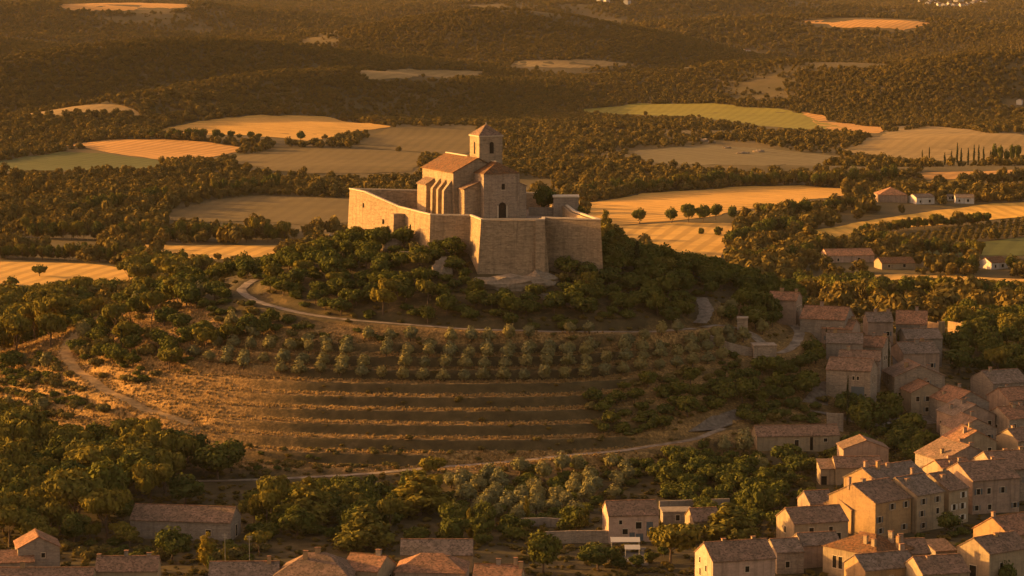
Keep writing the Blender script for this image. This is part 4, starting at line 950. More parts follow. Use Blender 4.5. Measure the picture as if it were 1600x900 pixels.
# unit forms: crown radius about 1, scaled per tree. Each: (crown mesh, trunk mesh, single mesh)
FORMS = {}
def form(kind, i, lobes, n, leaf, mat, tz, tr, shell=.62):
    rr = random.Random(hash((kind, i)) & 0xffff if False else len(kind) * 31 + i)
    lim = [Vector(l[:3]) for l in lobes[1:5]]
    tm = trunk_mb(tz, tr, lim, i)
    cm_ = crown_mesh(kind + '_crown', lobes, n, leaf, mat, 100 + i, None, shell)
    sm = crown_mesh(kind + '_small', lobes, n // 2, leaf * 1.2, mat, 200 + i, (tm.v, tm.f), shell)
    FORMS.setdefault(kind, []).append((cm_, tm.mesh(kind + '_trunk', M['bark']), sm))
for i in range(5):
    r = random.Random(i + 1)
    L = [(x, y, z + .95, a, b, c) for x, y, z, a, b, c in lobes_round(r, 9, up=.2, hz=.7)]
    form('oak', i, L, 2600, .15, 'oak', .9, .07)
    L = [(x, y, z + 1.0 + .3 * (i % 2), a, b, c * .8) for x, y, z, a, b, c in lobes_round(r, 9, up=.2, hz=.55, spread=.62)]
    form('pine', i, L, 2600, .15, 'pine', 1.2, .06, .58)
    L = []
    for k in range(15):           # tall loose conical pine
        t = k / 14; a = k * 2.4; q = (1 - t) * .62 + .08; s = .42 * (1 - t) + .16
        L.append((math.cos(a) * q, math.sin(a) * q, .6 + 2.2 * t, s, s, s * 1.05))
    form('tallpine', i, L, 2800, .15, 'pine', 1.6, .07, .58)
    L = [(x, y, z + .85, a * .95, b * .95, c) for x, y, z, a, b, c in lobes_round(r, 7, up=.15, hz=.75, spread=.42)]
    form('olive', i, L, 1700, .15, 'olive', .7, .09)
    L = [(x, y, z * .9 + .35, a, b, c * .8) for x, y, z, a, b, c in lobes_round(r, 6, up=.15, hz=.6, spread=.55)]
    form('shrub', i, L, 900, .2, 'shrub', .4, .06)
    L = [(x, y, z * .9 + .40, a, b, c * .85) for x, y, z, a, b, c in lobes_round(r, 7, up=.15, hz=.62, spread=.52)]
    form('bush', i, L, 1300, .17, 'oak', .4, .06)
    L = [(.05 * math.sin(k), .05 * math.cos(k * 2), .35 + k * .62, .30 * s, .30 * s, .52) for k, s in enumerate((.8, 1, 1.05, 1, .9, .7, .42))]
    form('cypress', i, L, 1500, .13, 'cyp', 1.0, .05, .7)
    L = [(.16 * math.sin(k * 2.1), .16 * math.cos(k * 2.1), .45 + k * .33, .42 * s, .42 * s, .42 * s) for k, s in enumerate((.8, 1.05, 1.1, 1, .85, .62, .4))]
    form('poplar', i, L, 1500, .14, 'yellow', 1.0, .05, .55)
FORMS['holm'] = FORMS['oak']; FORMS['broadleaf'] = FORMS['oak']; FORMS['juniper'] = FORMS['bush']  # no new species: oak and bush plants repeated under added kind names
HT = {'oak': 1.75, 'holm': 1.75, 'broadleaf': 1.75, 'juniper': 1.1, 'pine': 1.8, 'tallpine': 3.0, 'olive': 1.6, 'shrub': 1.0, 'bush': 1.1, 'cypress': 4.6, 'poplar': 2.85}
NAMES = {'oak': ('oak_tree', 'oak tree'), 'pine': ('pine_tree', 'pine tree'), 'tallpine': ('pine_tree', 'pine tree'), 'olive': ('olive_tree', 'olive tree'), 'holm': ('holm_oak', 'holm oak'), 'broadleaf': ('broadleaf_tree', 'broadleaf'), 'juniper': ('thicket_bush', 'juniper'), 'shrub': ('shrub', 'shrub'), 'bush': ('evergreen_bush', 'bush'), 'cypress': ('cypress_tree', 'cypress tree'), 'poplar': ('poplar_tree', 'poplar tree')}
TREES = []     # x, y, radius
COUNT = {}
RDPX = [proj(*p) for L, hw in ROADS[:4] for p in L[::3]]
RDY = [p[1] for L, hw in ROADS[:4] for p in L[::3]]
RDPX = np.array(RDPX); RDY = np.array(RDY)
CAST = (548, 250, 942, 400)
def hides(x, y, z, rad, ht, tol=.3):
    cx, by = proj(x, y, z); _, ty = proj(x, y, z + ht); wpx = rad * F / y
    x0, x1 = cx - wpx, cx + wpx
    for a, b, c, d, Y in HRECT:
        if y < Y + 2 and x1 > a and x0 < c and by > b and ty < d:
            ov = (min(x1, c) - max(x0, a)) * (min(by, d) - max(ty, b))
            if ov > tol * (x1 - x0) * (by - ty) * .5 or ov > (.12 if tol < .6 else .4) * (c - a) * (d - b): return True
    k = (RDPX[:, 0] > x0) & (RDPX[:, 0] < x1) & (RDPX[:, 1] > ty) & (RDPX[:, 1] < by + 1) & (RDY > y - rad)
    return bool(k.any()) and random.random() < .93
def near_road(x, y, rad):
    for L, hw in ROADS:
        if ((L[:, 0] - x) ** 2 + (L[:, 1] - y) ** 2).min() < (hw + rad * .55) ** 2: return True
    return False
def plant(kind, x, y, rad, ht, label, group=None, parts=False, yellow=False, z=None):
    fs = FORMS[kind]; cmx, tmx, smx = fs[random.randrange(len(fs))]; nm, cat = NAMES[kind]
    z = h1(x, y) if z is None else z
    sc = (rad, rad, ht / HT[kind]); rz = random.uniform(0, 6.28)
    if parts:
        o = empty(nm, (x, y, z), rz); o.scale = sc; link('trunk', tmx, o); link('crown', cmx, o)
    else:
        o = link(nm, smx, None, (x, y, z)); o.rotation_euler = (0, 0, rz); o.scale = sc
    TREES.append((x, y, rad)); COUNT[cat] = COUNT.get(cat, 0) + 1
    return tag(o, label, cat, group)
def free(x, y, rad, k=.52):
    for a, b, c in TREES:
        if abs(a - x) < 14 and (a - x) ** 2 + (b - y) ** 2 < ((c + rad) * k) ** 2: return False
    for a, b, c in HCIRC:
        if (a - x) ** 2 + (b - y) ** 2 < (c + rad * .7) ** 2: return False
    return True
n_wall = len(ob)
CASTLE = [(v.x, v.y) for v in ob]
def incastle(x, y, m=0): return bool(inpoly(np.array([x]), np.array([y]), CASTLE)[0])
# single trees that stand out: px, base py, crown width px, height px, kind, label
HERO = [(655, 806, 96, 76, 'tallpine', 'tallest golden pine with twin tops in the middle of the lower woods'),
        (572, 858, 84, 74, 'tallpine', 'slanting golden pine just left of the tallest twin topped pine'),
        (484, 826, 92, 86, 'tallpine', 'sunlit two tier pine above the broad-chimney hipped roof'),
        (424, 812, 52, 62, 'pine', 'rounded yellow-green pine left of the two tier pine, below the lower track'),
        (46, 834, 72, 70, 'pine', 'bright round pine in the lower left, above the grey gabled house'),
        (118, 838, 96, 92, 'pine', 'large golden topped pine right of the bright round pine'),
        (165, 812, 90, 90, 'oak', 'broad oak with a lit crown left of the long barn'),
        (340, 750, 70, 56, 'oak', 'golden rounded tree beside the left end of the lower track'),
        (262, 722, 62, 48, 'oak', 'small lit oak under the foot of the orange slope'),
        (290, 790, 66, 46, 'oak', 'flat topped lit oak just above the long barn roof'),
        (30, 712, 80, 84, 'pine', 'big yellow-green pine at the left edge halfway down'),
        (105, 725, 92, 62, 'pine', 'wide umbrella pine right of the big left edge pine'),
        (150, 760, 92, 60, 'pine', 'umbrella pine with a bright rim below the wide umbrella pine'),
        (848, 896, 66, 60, 'oak', 'bright yellow bushy tree at the bottom edge, left of the garden wall end'),
        (934, 892, 62, 40, 'oak', 'rounded yellow-orange tree before the rubble garden wall'),
        (823, 812, 20, 42, 'poplar', 'slim bright yellow tree alone among dark bushes'),
        (733, 842, 22, 56, 'poplar', 'slim dim tree left of the slim bright yellow one'),
        (1048, 884, 84, 72, 'pine', 'spreading pine right of the white awnings'),
        (1138, 850, 92, 68, 'tallpine', 'broad conical tree behind the big rose house'),
        (1186, 816, 50, 62, 'oak', 'dark rounded tree between the conical tree and the cream farmhouse'),
        (1219, 806, 12, 40, 'cypress', 'thin dark tree against the cream farmhouse gable'),
        (322, 886, 46, 62, 'poplar', 'feathery yellow young tree below the barn'),
        (352, 888, 22, 44, 'poplar', 'narrow pale young tree right of the feathery yellow one'),
        (270, 878, 60, 52, 'oak', 'spiky olive green tree left of the feathery yellow tree'),
        (334, 899, 26, 28, 'bush', 'small bright bush beside the roof aerials'),
        (1572, 908, 40, 34, 'bush', 'bright yellow-green bush in the lower right corner'),
        (1560, 884, 50, 50, 'poplar', 'slender garden tree before the blazing gable house'),
        (1480, 835, 44, 34, 'oak', 'dark courtyard tree in front of the long row'),
        (1324, 664, 15, 78, 'cypress', 'tall dark cypress against the stone house with the green garage door'),
        (1267, 466, 10, 52, 'cypress', 'slender cypress at the right foot of the hill, above the upper village'),
        (1291, 540, 10, 30, 'cypress', 'short cypress between roofs of the upper left strand'),
        (1388, 575, 14, 50, 'cypress', 'dark cypress in the narrow shaded street'),
        (1403, 560, 14, 44, 'cypress', 'dark slender tree behind the cypress in the narrow street'),
        (190, 552, 14, 44, 'cypress', 'dark column cypress on the left shoulder of the hill'),
        (205, 545, 16, 50, 'cypress', 'twin cypress just right of the column cypress on the left shoulder'),
        (946, 392, 36, 66, 'tallpine', 'dark pointed pine at the right end of the fortress'),
        (966, 410, 40, 56, 'tallpine', 'second dark pine right of the pointed pine by the fortress'),
        (995, 425, 34, 50, 'cypress', 'dark narrow conifer on the right shoulder of the hill'),
        (470, 221, 14, 16, 'oak', 'solitary dark round tree at the edge of the bright wheat field'),
        (1452, 247, 7, 18, 'cypress', 'tiny cypress standing before the dull stubble field'),
        (1441, 247, 7, 13, 'cypress', 'shorter tiny cypress left of the other, before the dull stubble field'),
        (62, 432, 26, 18, 'oak', 'lone dark bush in the gold field at the left'), (20, 446, 22, 14, 'bush', 'small lone shrub at the left edge of the gold field'),
        (1000, 350, 26, 24, 'oak', 'round tree at the left of the row in the golden fields'), (1050, 349, 22, 24, 'oak', 'second round tree of the row in the golden fields'),
        (1076, 348, 26, 28, 'oak', 'third and tallest tree of the row in the golden fields'), (1098, 347, 26, 26, 'oak', 'fourth tree of the row in the golden fields'), (1118, 344, 22, 24, 'oak', 'fifth tree of the row in the golden fields'), (1144, 340, 18, 18, 'bush', 'small last tree of the row in the golden fields'),
        (1096, 366, 12, 10, 'bush', 'tiny shrub in the lower golden field'), (1122, 368, 18, 14, 'bush', 'wider shrub beside the tiny one in the lower golden field')]
for x_, w_, h_ in ((238, 11, 12), (261, 10, 9), (277, 14, 15), (297, 16, 17), (306, 18, 17), (317, 16, 16), (337, 14, 15), (347, 10, 10), (361, 14, 13), (374, 10, 9), (392, 12, 12), (404, 10, 9)):
    HERO.append((x_, 218, w_, h_, 'oak', 'dark tree in the short row between the bright wheat and orange stubble'))
for k in range(14): HERO.append((1478 + k * 8.5 + random.uniform(-2, 2), 256 + random.uniform(-2, 2), 11, 26 + random.uniform(-7, 8) * (1 if k < 9 else .6), 'cypress' if k < 9 else 'oak', 'dark conifer in the clump before the dull stubble field' if k < 9 else 'low dark tree at the right of the conifer clump'))
for px, py, wp, hp, kind, lab in HERO:
    v = gnd(px, py)
    grp = 'short row of field trees' if 'short row' in lab else ('conifer clump' if 'conifer' in lab and py < 300 else None)
    plant(kind, v.x, v.y, wp * v.y / F / 2, hp * v.y / F, lab, grp, parts=(hp > 38))
v = P2(846, 338, 66)   # dark tree inside the walls
plant('oak', 9.6, 858, 3.9, 8.0, 'dark round tree inside the fortress behind the choir', None, True, z=66)
v = at(893, 330, 846); plant('bush', 20.5, 849, 2.2, 4.5, 'small dark bush beside the watch block of the fortress', None, False, z=64)
# belts of trees and scrub, planted on the ground
def belt(px, spacing, kinds, rad, hratio, labf, limit=999, tol=.3, parts=False, jit=.42, prob=1.0):
    n0 = 0; pred = px if callable(px) else None
    if pred: P_ = np.array([(-190, 640), (160, 940)])
    else: P = w_poly(px); P_ = np.array(P)
    xs_ = np.arange(P_[:, 0].min(), P_[:, 0].max(), spacing); ys_ = np.arange(P_[:, 1].min(), P_[:, 1].max(), spacing)
    pts = [(x + random.uniform(-jit, jit) * spacing, y + random.uniform(-jit, jit) * spacing) for y in ys_ for x in xs_]
    random.shuffle(pts)
    for x, y in pts:
        if n0 >= limit: break
        if random.random() > prob or not (pred(x, y) if pred else inpoly(np.array([x]), np.array([y]), P)[0]) or incastle(x, y): continue
        kind = random.choices([k for k, _ in kinds], [w for _, w in kinds])[0]
        if COUNT.get(NAMES[kind][1], 0) >= 298: continue
        rd = random.uniform(*rad) * (.8 if kind in ('shrub', 'bush', 'juniper') else 1); ht = rd * random.uniform(*hratio) * (1.25 if kind in ('pine',) else 1) * (.62 if kind in ('shrub', 'bush', 'juniper') else 1)
        if not free(x, y, rd) or near_road(x, y, rd): continue
        z = h1(x, y)
        if hides(x, y, z, rd, ht, tol): continue
        if y > 840:
            qx, qy = proj(x, y, z + ht * .8)
            if inpoly(np.array([qx]), np.array([qy]), FIELDPX[6])[0] or inpoly(np.array([qx]), np.array([qy]), FIELDPX[7])[0]: continue
        lab, grp = labf(kind, x, y, rd, ht); plant(kind, x, y, rd, ht, lab, grp, parts and ht > 5, z=z); n0 += 1
    print('belt', n0, len(pts)); return n0
def castle_slope(x, y):
    r = float(hill_r(x, y))
    if not (16 < r < 69) or (y > 880) or (x > 30 and y > 840): return False
    px, py = proj(x, y, h1(x, y))
    return 380 < px < 1090 and py > 370 and not (728 < px < 872 and py < 458) and random.random() < .93
def left_shoulder(x, y):
    r = float(hill_r(x, y))
    if not (x < -40 and 62 < r < 114 and 775 < y < 910): return False
    px, py = proj(x, y, h1(x, y))
    return 110 < px < 480 and py > 440 and not (px > 300 and py > 545) and py < 600 and not inpoly(np.array([px]), np.array([py]), [(140, 490), (190, 482), (200, 500), (150, 512)])[0] and not inpoly(np.array([px]), np.array([py]), [(268, 486), (330, 490), (340, 522), (300, 520)])[0]
def right_flank(x, y):
    r = float(hill_r(x, y))
    if x < 25 or r > 110: return False
    px, py = proj(x, y, h1(x, y))
    return x > 25 and 46 < r < 110 and 1040 < px < 1245 and 420 < py < 545 and y < 925
def right_crest(x, y):
    r = float(hill_r(x, y))
    if x < 10 or r > 75: return False
    px, py = proj(x, y, h1(x, y))
    return x > 10 and 40 < r < 75 and 930 < px < 1110 and py < 500
def lf(where):
    def f(kind, x, y, rd, ht):
        nm = NAMES[kind][1]; sz = 'tall' if ht > 7 else ('low' if ht < 3 else ('small' if ht < 4.6 else 'mid sized'))
        px, py = proj(x, y, h1(x, y)); w = where(px, py) if callable(where) else where
        lab = '%s %s %s' % (sz, {'oak': 'spreading green oak', 'holm': 'dark holm oak', 'pine': 'yellow-green pine', 'tallpine': 'loose conical pine', 'olive': 'grey-green olive', 'shrub': 'dry leaved shrub', 'bush': 'evergreen bush', 'broadleaf': 'glossy dark laurel', 'juniper': 'dull green juniper', 'cypress': 'dark cypress', 'poplar': 'yellowing poplar'}[kind], w)
        return lab, lab.split(' ', 1)[1]
    return f
def slope(px, py):
    if px < 480: return 'on the sunlit left shoulder below the far wall'
    if px < 610: return 'on the slope under the long sunlit wall'
    if px < 740: return 'below the square turret and the bastion flank'
    if px < 870: return 'right under the bastion front'
    return 'on the shaded slope right of the bastion'
belt(lambda x, y: castle_slope(x, y), 4.2, (('holm', 7), ('bush', 4), ('pine', .6)), (2.4, 3.9), (1.25, 1.8), lf(slope), 260, 2.)
belt(lambda x, y: right_flank(x, y), 4.2, (('oak', 4), ('holm', 4)), (2.5, 3.9), (1.4, 2.0), lf('on the dark right shoulder between the two tracks'), 120, 2.)
belt(lambda x, y: right_crest(x, y), 4.2, (('oak', 3), ('holm', 3)), (2.6, 4.0), (1.4, 2.0), lf('on the crest just right of the fortress'), 60, 2.)
for (cx_, cy_, n_) in ((20, 860, 14), (55, 868, 16), (-78, 880, 8)):        # trees on the back slope that peep over the crest
    for k in range(n_):
        x = cx_ + random.uniform(-16, 26); y = cy_ + random.uniform(-14, 18)
        if incastle(x, y) or not free(x, y, 3): continue
        plant('oak', x, y, random.uniform(2.4, 3.8), random.uniform(5, 7.5), 'dark tree peeping over the hill crest %s' % ('right of the fortress' if cx_ > 0 else 'left of the fortress'), 'crest trees' + str(cx_ > 0))
belt([(470, 512), (640, 525), (900, 534), (1085, 532), (1120, 552), (900, 546), (640, 541), (480, 530)], 4.0, (('shrub', 6), ('bush', 2)), (1.3, 2.2), (1.2, 1.6), lf('on the bank just below the upper track'), 60, .9, prob=.8)
belt([(500, 490), (760, 508), (1000, 512), (1000, 518), (760, 516), (500, 500)], 3.2, (('shrub', 1),), (.8, 1.5), (1.2, 1.7), lf('on the dry verge of the upper track'), 40, .9, prob=.6)
belt(lambda x, y: left_shoulder(x, y), 4.2, (('oak', 5), ('olive', 1.2), ('shrub', 3), ('pine', 1.2)), (2.4, 3.9), (1.4, 1.9), lf(lambda px, py: 'on the left shoulder beside the bend in the track' if px > 300 else 'on the left shoulder inside the ochre path'), 150, 2., prob=.9)
belt([(-30, 470), (110, 462), (180, 440), (310, 418), (345, 428), (180, 470), (120, 505), (85, 550), (-30, 600)], 6.0, (('holm', 2), ('pine', 5)), (3.4, 5.6), (1.5, 2.0), lf('in the flat woods beyond the left shoulder'), 170, .9)
belt([(-30, 600), (70, 545), (98, 560), (112, 600), (165, 650), (60, 665), (-30, 660)], 4.0, (('shrub', 5), ('bush', 3), ('olive', 1)), (1.7, 3.0), (1.3, 1.7), lf('in the scrub left of the ochre path'), 120, .9, prob=.85)
belt([(-30, 690), (110, 690), (230, 718), (370, 738), (400, 750), (395, 790), (200, 800), (190, 850), (-30, 860)], 5.8, (('pine', 5), ('oak', 5)), (3.2, 5.6), (1.5, 2.0), lf(lambda px, py: 'in the lower left woods' if py > 740 else 'in the woods under the orange slope'), 110, .5, True)
belt([(385, 765), (560, 752), (700, 744), (700, 790), (600, 840), (500, 845), (400, 850)], 4.6, (('pine', 2), ('oak', 5), ('bush', 3)), (2.5, 4.2), (1.4, 1.9), lf('in the woods below the left of the lower track'), 100, .5, True)
belt([(700, 742), (860, 733), (1000, 722), (1010, 745), (920, 800), (900, 815), (700, 830)], 4.6, (('olive', 4), ('bush', 5)), (2.2, 3.2), (1.3, 1.7), lf('on the shaded olive slope below the lower track'), 120, .5)
belt([(700, 825), (930, 800), (930, 850), (640, 850), (640, 840)], 5.0, (('oak', 5), ('bush', 3)), (2.6, 4.2), (1.4, 1.9), lf('in the dark garden above the bottom roofs'), 50, .35, True)
belt([(1000, 720), (1150, 695), (1290, 715), (1250, 760), (1160, 790), (1040, 790), (1010, 745)], 4.5, (('juniper', 5), ('broadleaf', 4), ('olive', 1)), (2.3, 3.8), (1.3, 1.8), lf('on the dark slope under the cream villa'), 110, .4)
belt([(925, 628), (1130, 602), (1240, 565), (1285, 600), (1285, 660), (1170, 668), (1120, 640), (1060, 668), (960, 690)], 4.0, (('juniper', 5), ('broadleaf', 5)), (2.2, 3.8), (1.3, 1.8), lf('on the shaded right flank above the gravel pit'), 130, .5)
belt([(1080, 690), (1180, 672), (1290, 700), (1300, 720), (1150, 700)], 4.0, (('broadleaf', 3), ('juniper', 3)), (2.2, 3.6), (1.3, 1.8), lf('in the garden of the cream villa'), 40, .35)
belt([(1295, 640), (1400, 645), (1465, 660), (1480, 705), (1400, 715), (1390, 690), (1320, 675)], 4.4, (('broadleaf', 5), ('juniper', 3)), (2.6, 4.0), (1.4, 1.9), lf('in the dark garden below the stone house'), 60, .35)
belt([(1480, 520), (1540, 505), (1660, 505), (1660, 590), (1580, 600), (1490, 600)], 4.6, (('broadleaf', 3), ('broadleaf', 3), ('pine', 3)), (3.0, 4.6), (1.4, 1.8), lf('in the dark grove behind the right strand'), 80, 1.2)
belt([(1225, 560), (1295, 545), (1295, 600), (1240, 600)], 4.2, (('broadleaf', 5),), (2.6, 3.8), (1.4, 1.9), lf('between the hill foot and the stone house'), 30, .4)
belt([(1100, 548), (1180, 556), (1250, 560), (1230, 580), (1120, 575)], 4.6, (('bush', 4), ('shrub', 3)), (1.6, 2.6), (1.3, 1.6), lf('below the stone wall of the track bend'), 24, .5)
belt([(100, 850), (300, 850), (420, 855), (420, 880), (250, 885), (100, 870)], 5.5, (('oak', 4), ('bush', 4)), (1.8, 3.2), (1.3, 1.8), lf('between the bottom left roofs and the barn'), 20, .2, True)
belt([(1380, 800), (1480, 800), (1600, 900), (1400, 900)], 5.5, (('oak', 3), ('bush', 4)), (1.5, 2.6), (1.3, 1.7), lf('in the small gardens between lower right roofs'), 14, .15)
def left_fill(x, y):
    if not left_shoulder(x, y): return False
    return True
belt(left_fill, 3.3, (('juniper', 4), ('broadleaf', 2), ('shrub', 3)), (1.6, 2.9), (1.2, 1.6), lf('filling gaps on the left shoulder'), 130, 2., prob=.85)
belt([(-30, 590), (60, 548), (92, 560), (108, 600), (150, 640), (60, 650), (-30, 650)], 3.0, (('juniper', 3), ('shrub', 3)), (1.1, 2.2), (1.1, 1.5), lf('in the low scrub left of the ochre path'), 90, 2., prob=.85)
belt([(1000, 590), (1130, 575), (1240, 560), (1290, 600), (1285, 662), (1170, 672), (1130, 632), (1040, 672), (930, 690), (920, 640)], 3.4, (('shrub', 4), ('broadleaf', 4), ('juniper', 2)), (1.6, 3.0), (1.2, 1.7), lf('thickening the shaded right flank'), 130, 1.2)
belt([(1290, 700), (1400, 690), (1470, 700), (1440, 730), (1300, 760), (1240, 770)], 4.0, (('broadleaf', 4), ('shrub', 2)), (1.8, 3.0), (1.3, 1.8), lf('between the square windowed low house and the long row'), 30, .3)
belt([(940, 850), (1040, 850), (1060, 890), (1010, 900), (940, 890)], 3.6, (('shrub', 3), ('broadleaf', 3)), (1.3, 2.4), (1.2, 1.6), lf('by the terrace of the tall narrow house'), 14, .25)
belt([(395, 712), (520, 700), (680, 706), (640, 728), (480, 738), (395, 742)], 3.4, (('shrub', 5), ('bush', 1)), (.9, 1.9), (1.1, 1.5), lf('in the scrub between the terraces and the lower track'), 60, .9, prob=.75)
belt([(660, 706), (900, 690), (1060, 672), (1060, 684), (900, 706), (700, 724)], 3.6, (('shrub', 5),), (.9, 1.8), (1.1, 1.5), lf('in the dim scrub above the right half of the lower track'), 45, .9, prob=.7)
belt([(-20, 850), (110, 840), (200, 845), (300, 860), (420, 855), (430, 870), (330, 880), (100, 875), (-20, 870)], 4.4, (('shrub', 4), ('oak', 3), ('pine', 2)), (2.0, 3.4), (1.3, 1.8), lf('between the bottom left roofs and the barn'), 60, 1.1)
belt([(590, 850), (900, 845), (960, 860), (960, 895), (820, 900), (760, 880), (600, 880)], 4.6, (('shrub', 4), ('oak', 3)), (1.8, 3.0), (1.2, 1.7), lf('in the gardens behind the bottom centre roofs'), 50, .9)
belt([(1090, 790), (1260, 775), (1290, 800), (1210, 840), (1090, 845)], 4.4, (('broadleaf', 4), ('shrub', 3)), (2.0, 3.2), (1.3, 1.8), lf('around the cream farmhouse and the conical tree'), 30, .4)
belt([(1490, 800), (1560, 790), (1610, 840), (1470, 870), (1460, 830)], 4.2, (('shrub', 4), ('oak', 3)), (1.5, 2.6), (1.2, 1.7), lf('in the gardens left of the blazing gable house'), 20, .3)
# low cover hugging the foot of the fortress walls
for k in range(90):
    i_ = random.choice((0, 1, 2, 2, 3, 3, 3, 7, 7)); f_ = random.random(); b_ = ob[i_].lerp(ob[(i_ + 1) % n_wall], f_); x = b_.x + outw[i_].x * random.uniform(.8, 4.5); y = b_.y + outw[i_].y * random.uniform(.8, 4.5) - .4
    rd = random.uniform(1.3, 2.4)
    if incastle(x, y) or not free(x, y, rd, .4): continue
    px, py = proj(x, y, h1(x, y)); plant('bush' if COUNT.get('bush', 0) < 297 else 'shrub', x, y, rd, rd * random.uniform(1.1, 1.6), 'bush growing against the foot of the fortress wall %s' % ('on the sunlit left side' if px < 670 else ('beside the bastion' if px < 860 else 'right of the bastion')), 'wall foot bushes %s' % (px < 670))
# the olive grove on the hill front: rows along the contour
rows = ('lowest', 'second', 'third', 'fourth', 'topmost')
for ri, rr_ in enumerate((90.5, 86.6, 82.8, 79.2, 75.8)):
    ang = -168.0; k = 0
    while ang < -22:
        a_ = 1.36 if math.cos(R(ang)) < 0 else 1.06
        wob = random.uniform(-.35, .35)
        x = HCX + math.cos(R(ang)) * (rr_ + wob) * a_; y = HCY + math.sin(R(ang)) * (rr_ + wob)
        step = 5.6 / math.hypot(math.sin(R(ang)) * rr_ * a_, math.cos(R(ang)) * rr_)
        ang += math.degrees(step) * random.uniform(.95, 1.05)
        px, py = proj(x, y, h1(x, y))
        if px < 300 or px > 1205 or random.random() < .04 or (ri == 4 and px < 560): continue
        if COUNT.get('olive tree', 0) > 296: break
        rd = random.uniform(2.2, 2.75)
        if near_road(x, y, rd) or not free(x, y, rd, .36): continue
        k += 1; sec = 'left' if px < 520 else ('middle' if px < 860 else 'right')
        plant('olive', x, y, rd, rd * random.uniform(1.25, 1.6), 'round olive tree, number %d from the left in the %s row of the hillside grove' % (k, rows[ri]), 'olive trees of the hillside grove')
# hedgerow and wood edge trees on the plain, nearest first; the rest stay one mass per wood
def infields(x, y):
    for Pf in FIELDS:
        if inpoly(np.array([x]), np.array([y]), Pf)[0]: return True
    return False
HEDGE = [([(38, 373), (110, 375), (200, 377), (300, 378), (440, 379)], 10, 2.6, 'tree of the tall hedgerow above the gold strip at the left'), ([(-10, 404), (100, 407), (200, 412), (285, 419)], 7.5, 2.4, 'tree of the hedgerow between the two gold fields at the left'),
         ([(95, 338), (200, 326), (330, 306), (430, 298)], 9, 2.6, 'tree along the upper edge of the fallow field at the left'), ([(905, 309), (1000, 302), (1100, 293), (1200, 290), (1270, 290)], 9, 2.6, 'tree of the long belt behind the big wheat field'),
         ([(1275, 293), (1320, 292), (1370, 290), (1400, 286)], 11, 3.0, 'tall tree at the right end of the belt behind the wheat'), ([(1195, 338), (1225, 340), (1262, 338)], 9, 3.6, 'dark tree of the clump at the right end of the big wheat field'),
         ([(1282, 330), (1300, 330), (1330, 326), (1350, 322)], 7, 2.6, 'tree of the small clump right of the dark one by the wheat'), ([(1140, 390), (1180, 380), (1215, 365), (1245, 372)], 9, 3.4, 'tree left of the bright wheat strip'),
         ([(1150, 420), (1200, 412), (1260, 405), (1290, 392)], 8, 3.2, 'tree left of the pink roofed farmhouse'), ([(1340, 372), (1400, 362), (1470, 355), (1540, 350)], 6, 2.2, 'tree along the lower edge of the bright wheat strip'),
         ([(1345, 390), (1380, 388), (1420, 396), (1470, 400), (1530, 405)], 8, 2.8, 'tree behind the farmhouses on the plain'), ([(1490, 425), (1530, 428), (1580, 425), (1620, 430)], 8, 2.6, 'round tree between farmhouses and the lower gold field'),
         ([(1290, 470), (1340, 476), (1400, 480), (1440, 470), (1500, 482), (1560, 480), (1620, 482)], 10, 4.2, 'broad tree of the grove below the lower gold field'), ([(1250, 452), (1300, 460), (1350, 458), (1420, 462), (1520, 466), (1610, 466)], 8, 3.4, 'lit tree at the upper edge of the grove below the gold field'),
         ([(1500, 505), (1540, 510), (1580, 512), (1640, 520)], 8, 3.2, 'tree behind the sunlit ruins'), ([(1160, 445), (1200, 440), (1240, 436)], 6, 3.0, 'tree between the hill and the lower gold field'), ([(1440, 322), (1500, 318), (1600, 310)], 5, 2.2, 'small tree near the white farmhouses'), ([(1500, 296), (1545, 290), (1600, 288)], 10, 3.4, 'tall tree at the right edge behind the white farmhouses')]
nf_ = 0; REST = []
for pxs, ht, rd, lab in HEDGE:
    W_ = smooth_line([list(gnd(x, y)) for x, y in pxs], rd * 1.55)
    for p in W_:
        for row in range(2):
            x = p[0] + random.uniform(-1, 1) * rd * .6; y = p[1] + row * rd * 1.6 + random.uniform(-1, 1) * rd * .5
            k = random.choice(('oak', 'oak', 'pine')); h_ = ht * random.uniform(.65, 1.15); r_ = rd * random.uniform(.8, 1.3)
            if not free(x, y, r_, .35) or hides(x, y, h1(x, y), r_, h_, .5): continue
            if row == 1 or nf_ > 298: REST.append((x, y, h1(x, y), r_, h_ / 1.75)); TREES.append((x, y, r_)); continue
            fs = FORMS[k]; o = link('hedgerow_tree', fs[random.randrange(5)][2], None, (x, y, h1(x, y))); o.scale = (r_, r_, h_ / HT[k]); o.rotation_euler = (0, 0, random.uniform(0, 6))
            tag(o, lab, 'field tree', lab); TREES.append((x, y, r_)); nf_ += 1
print('trees', COUNT, 'field', nf_)
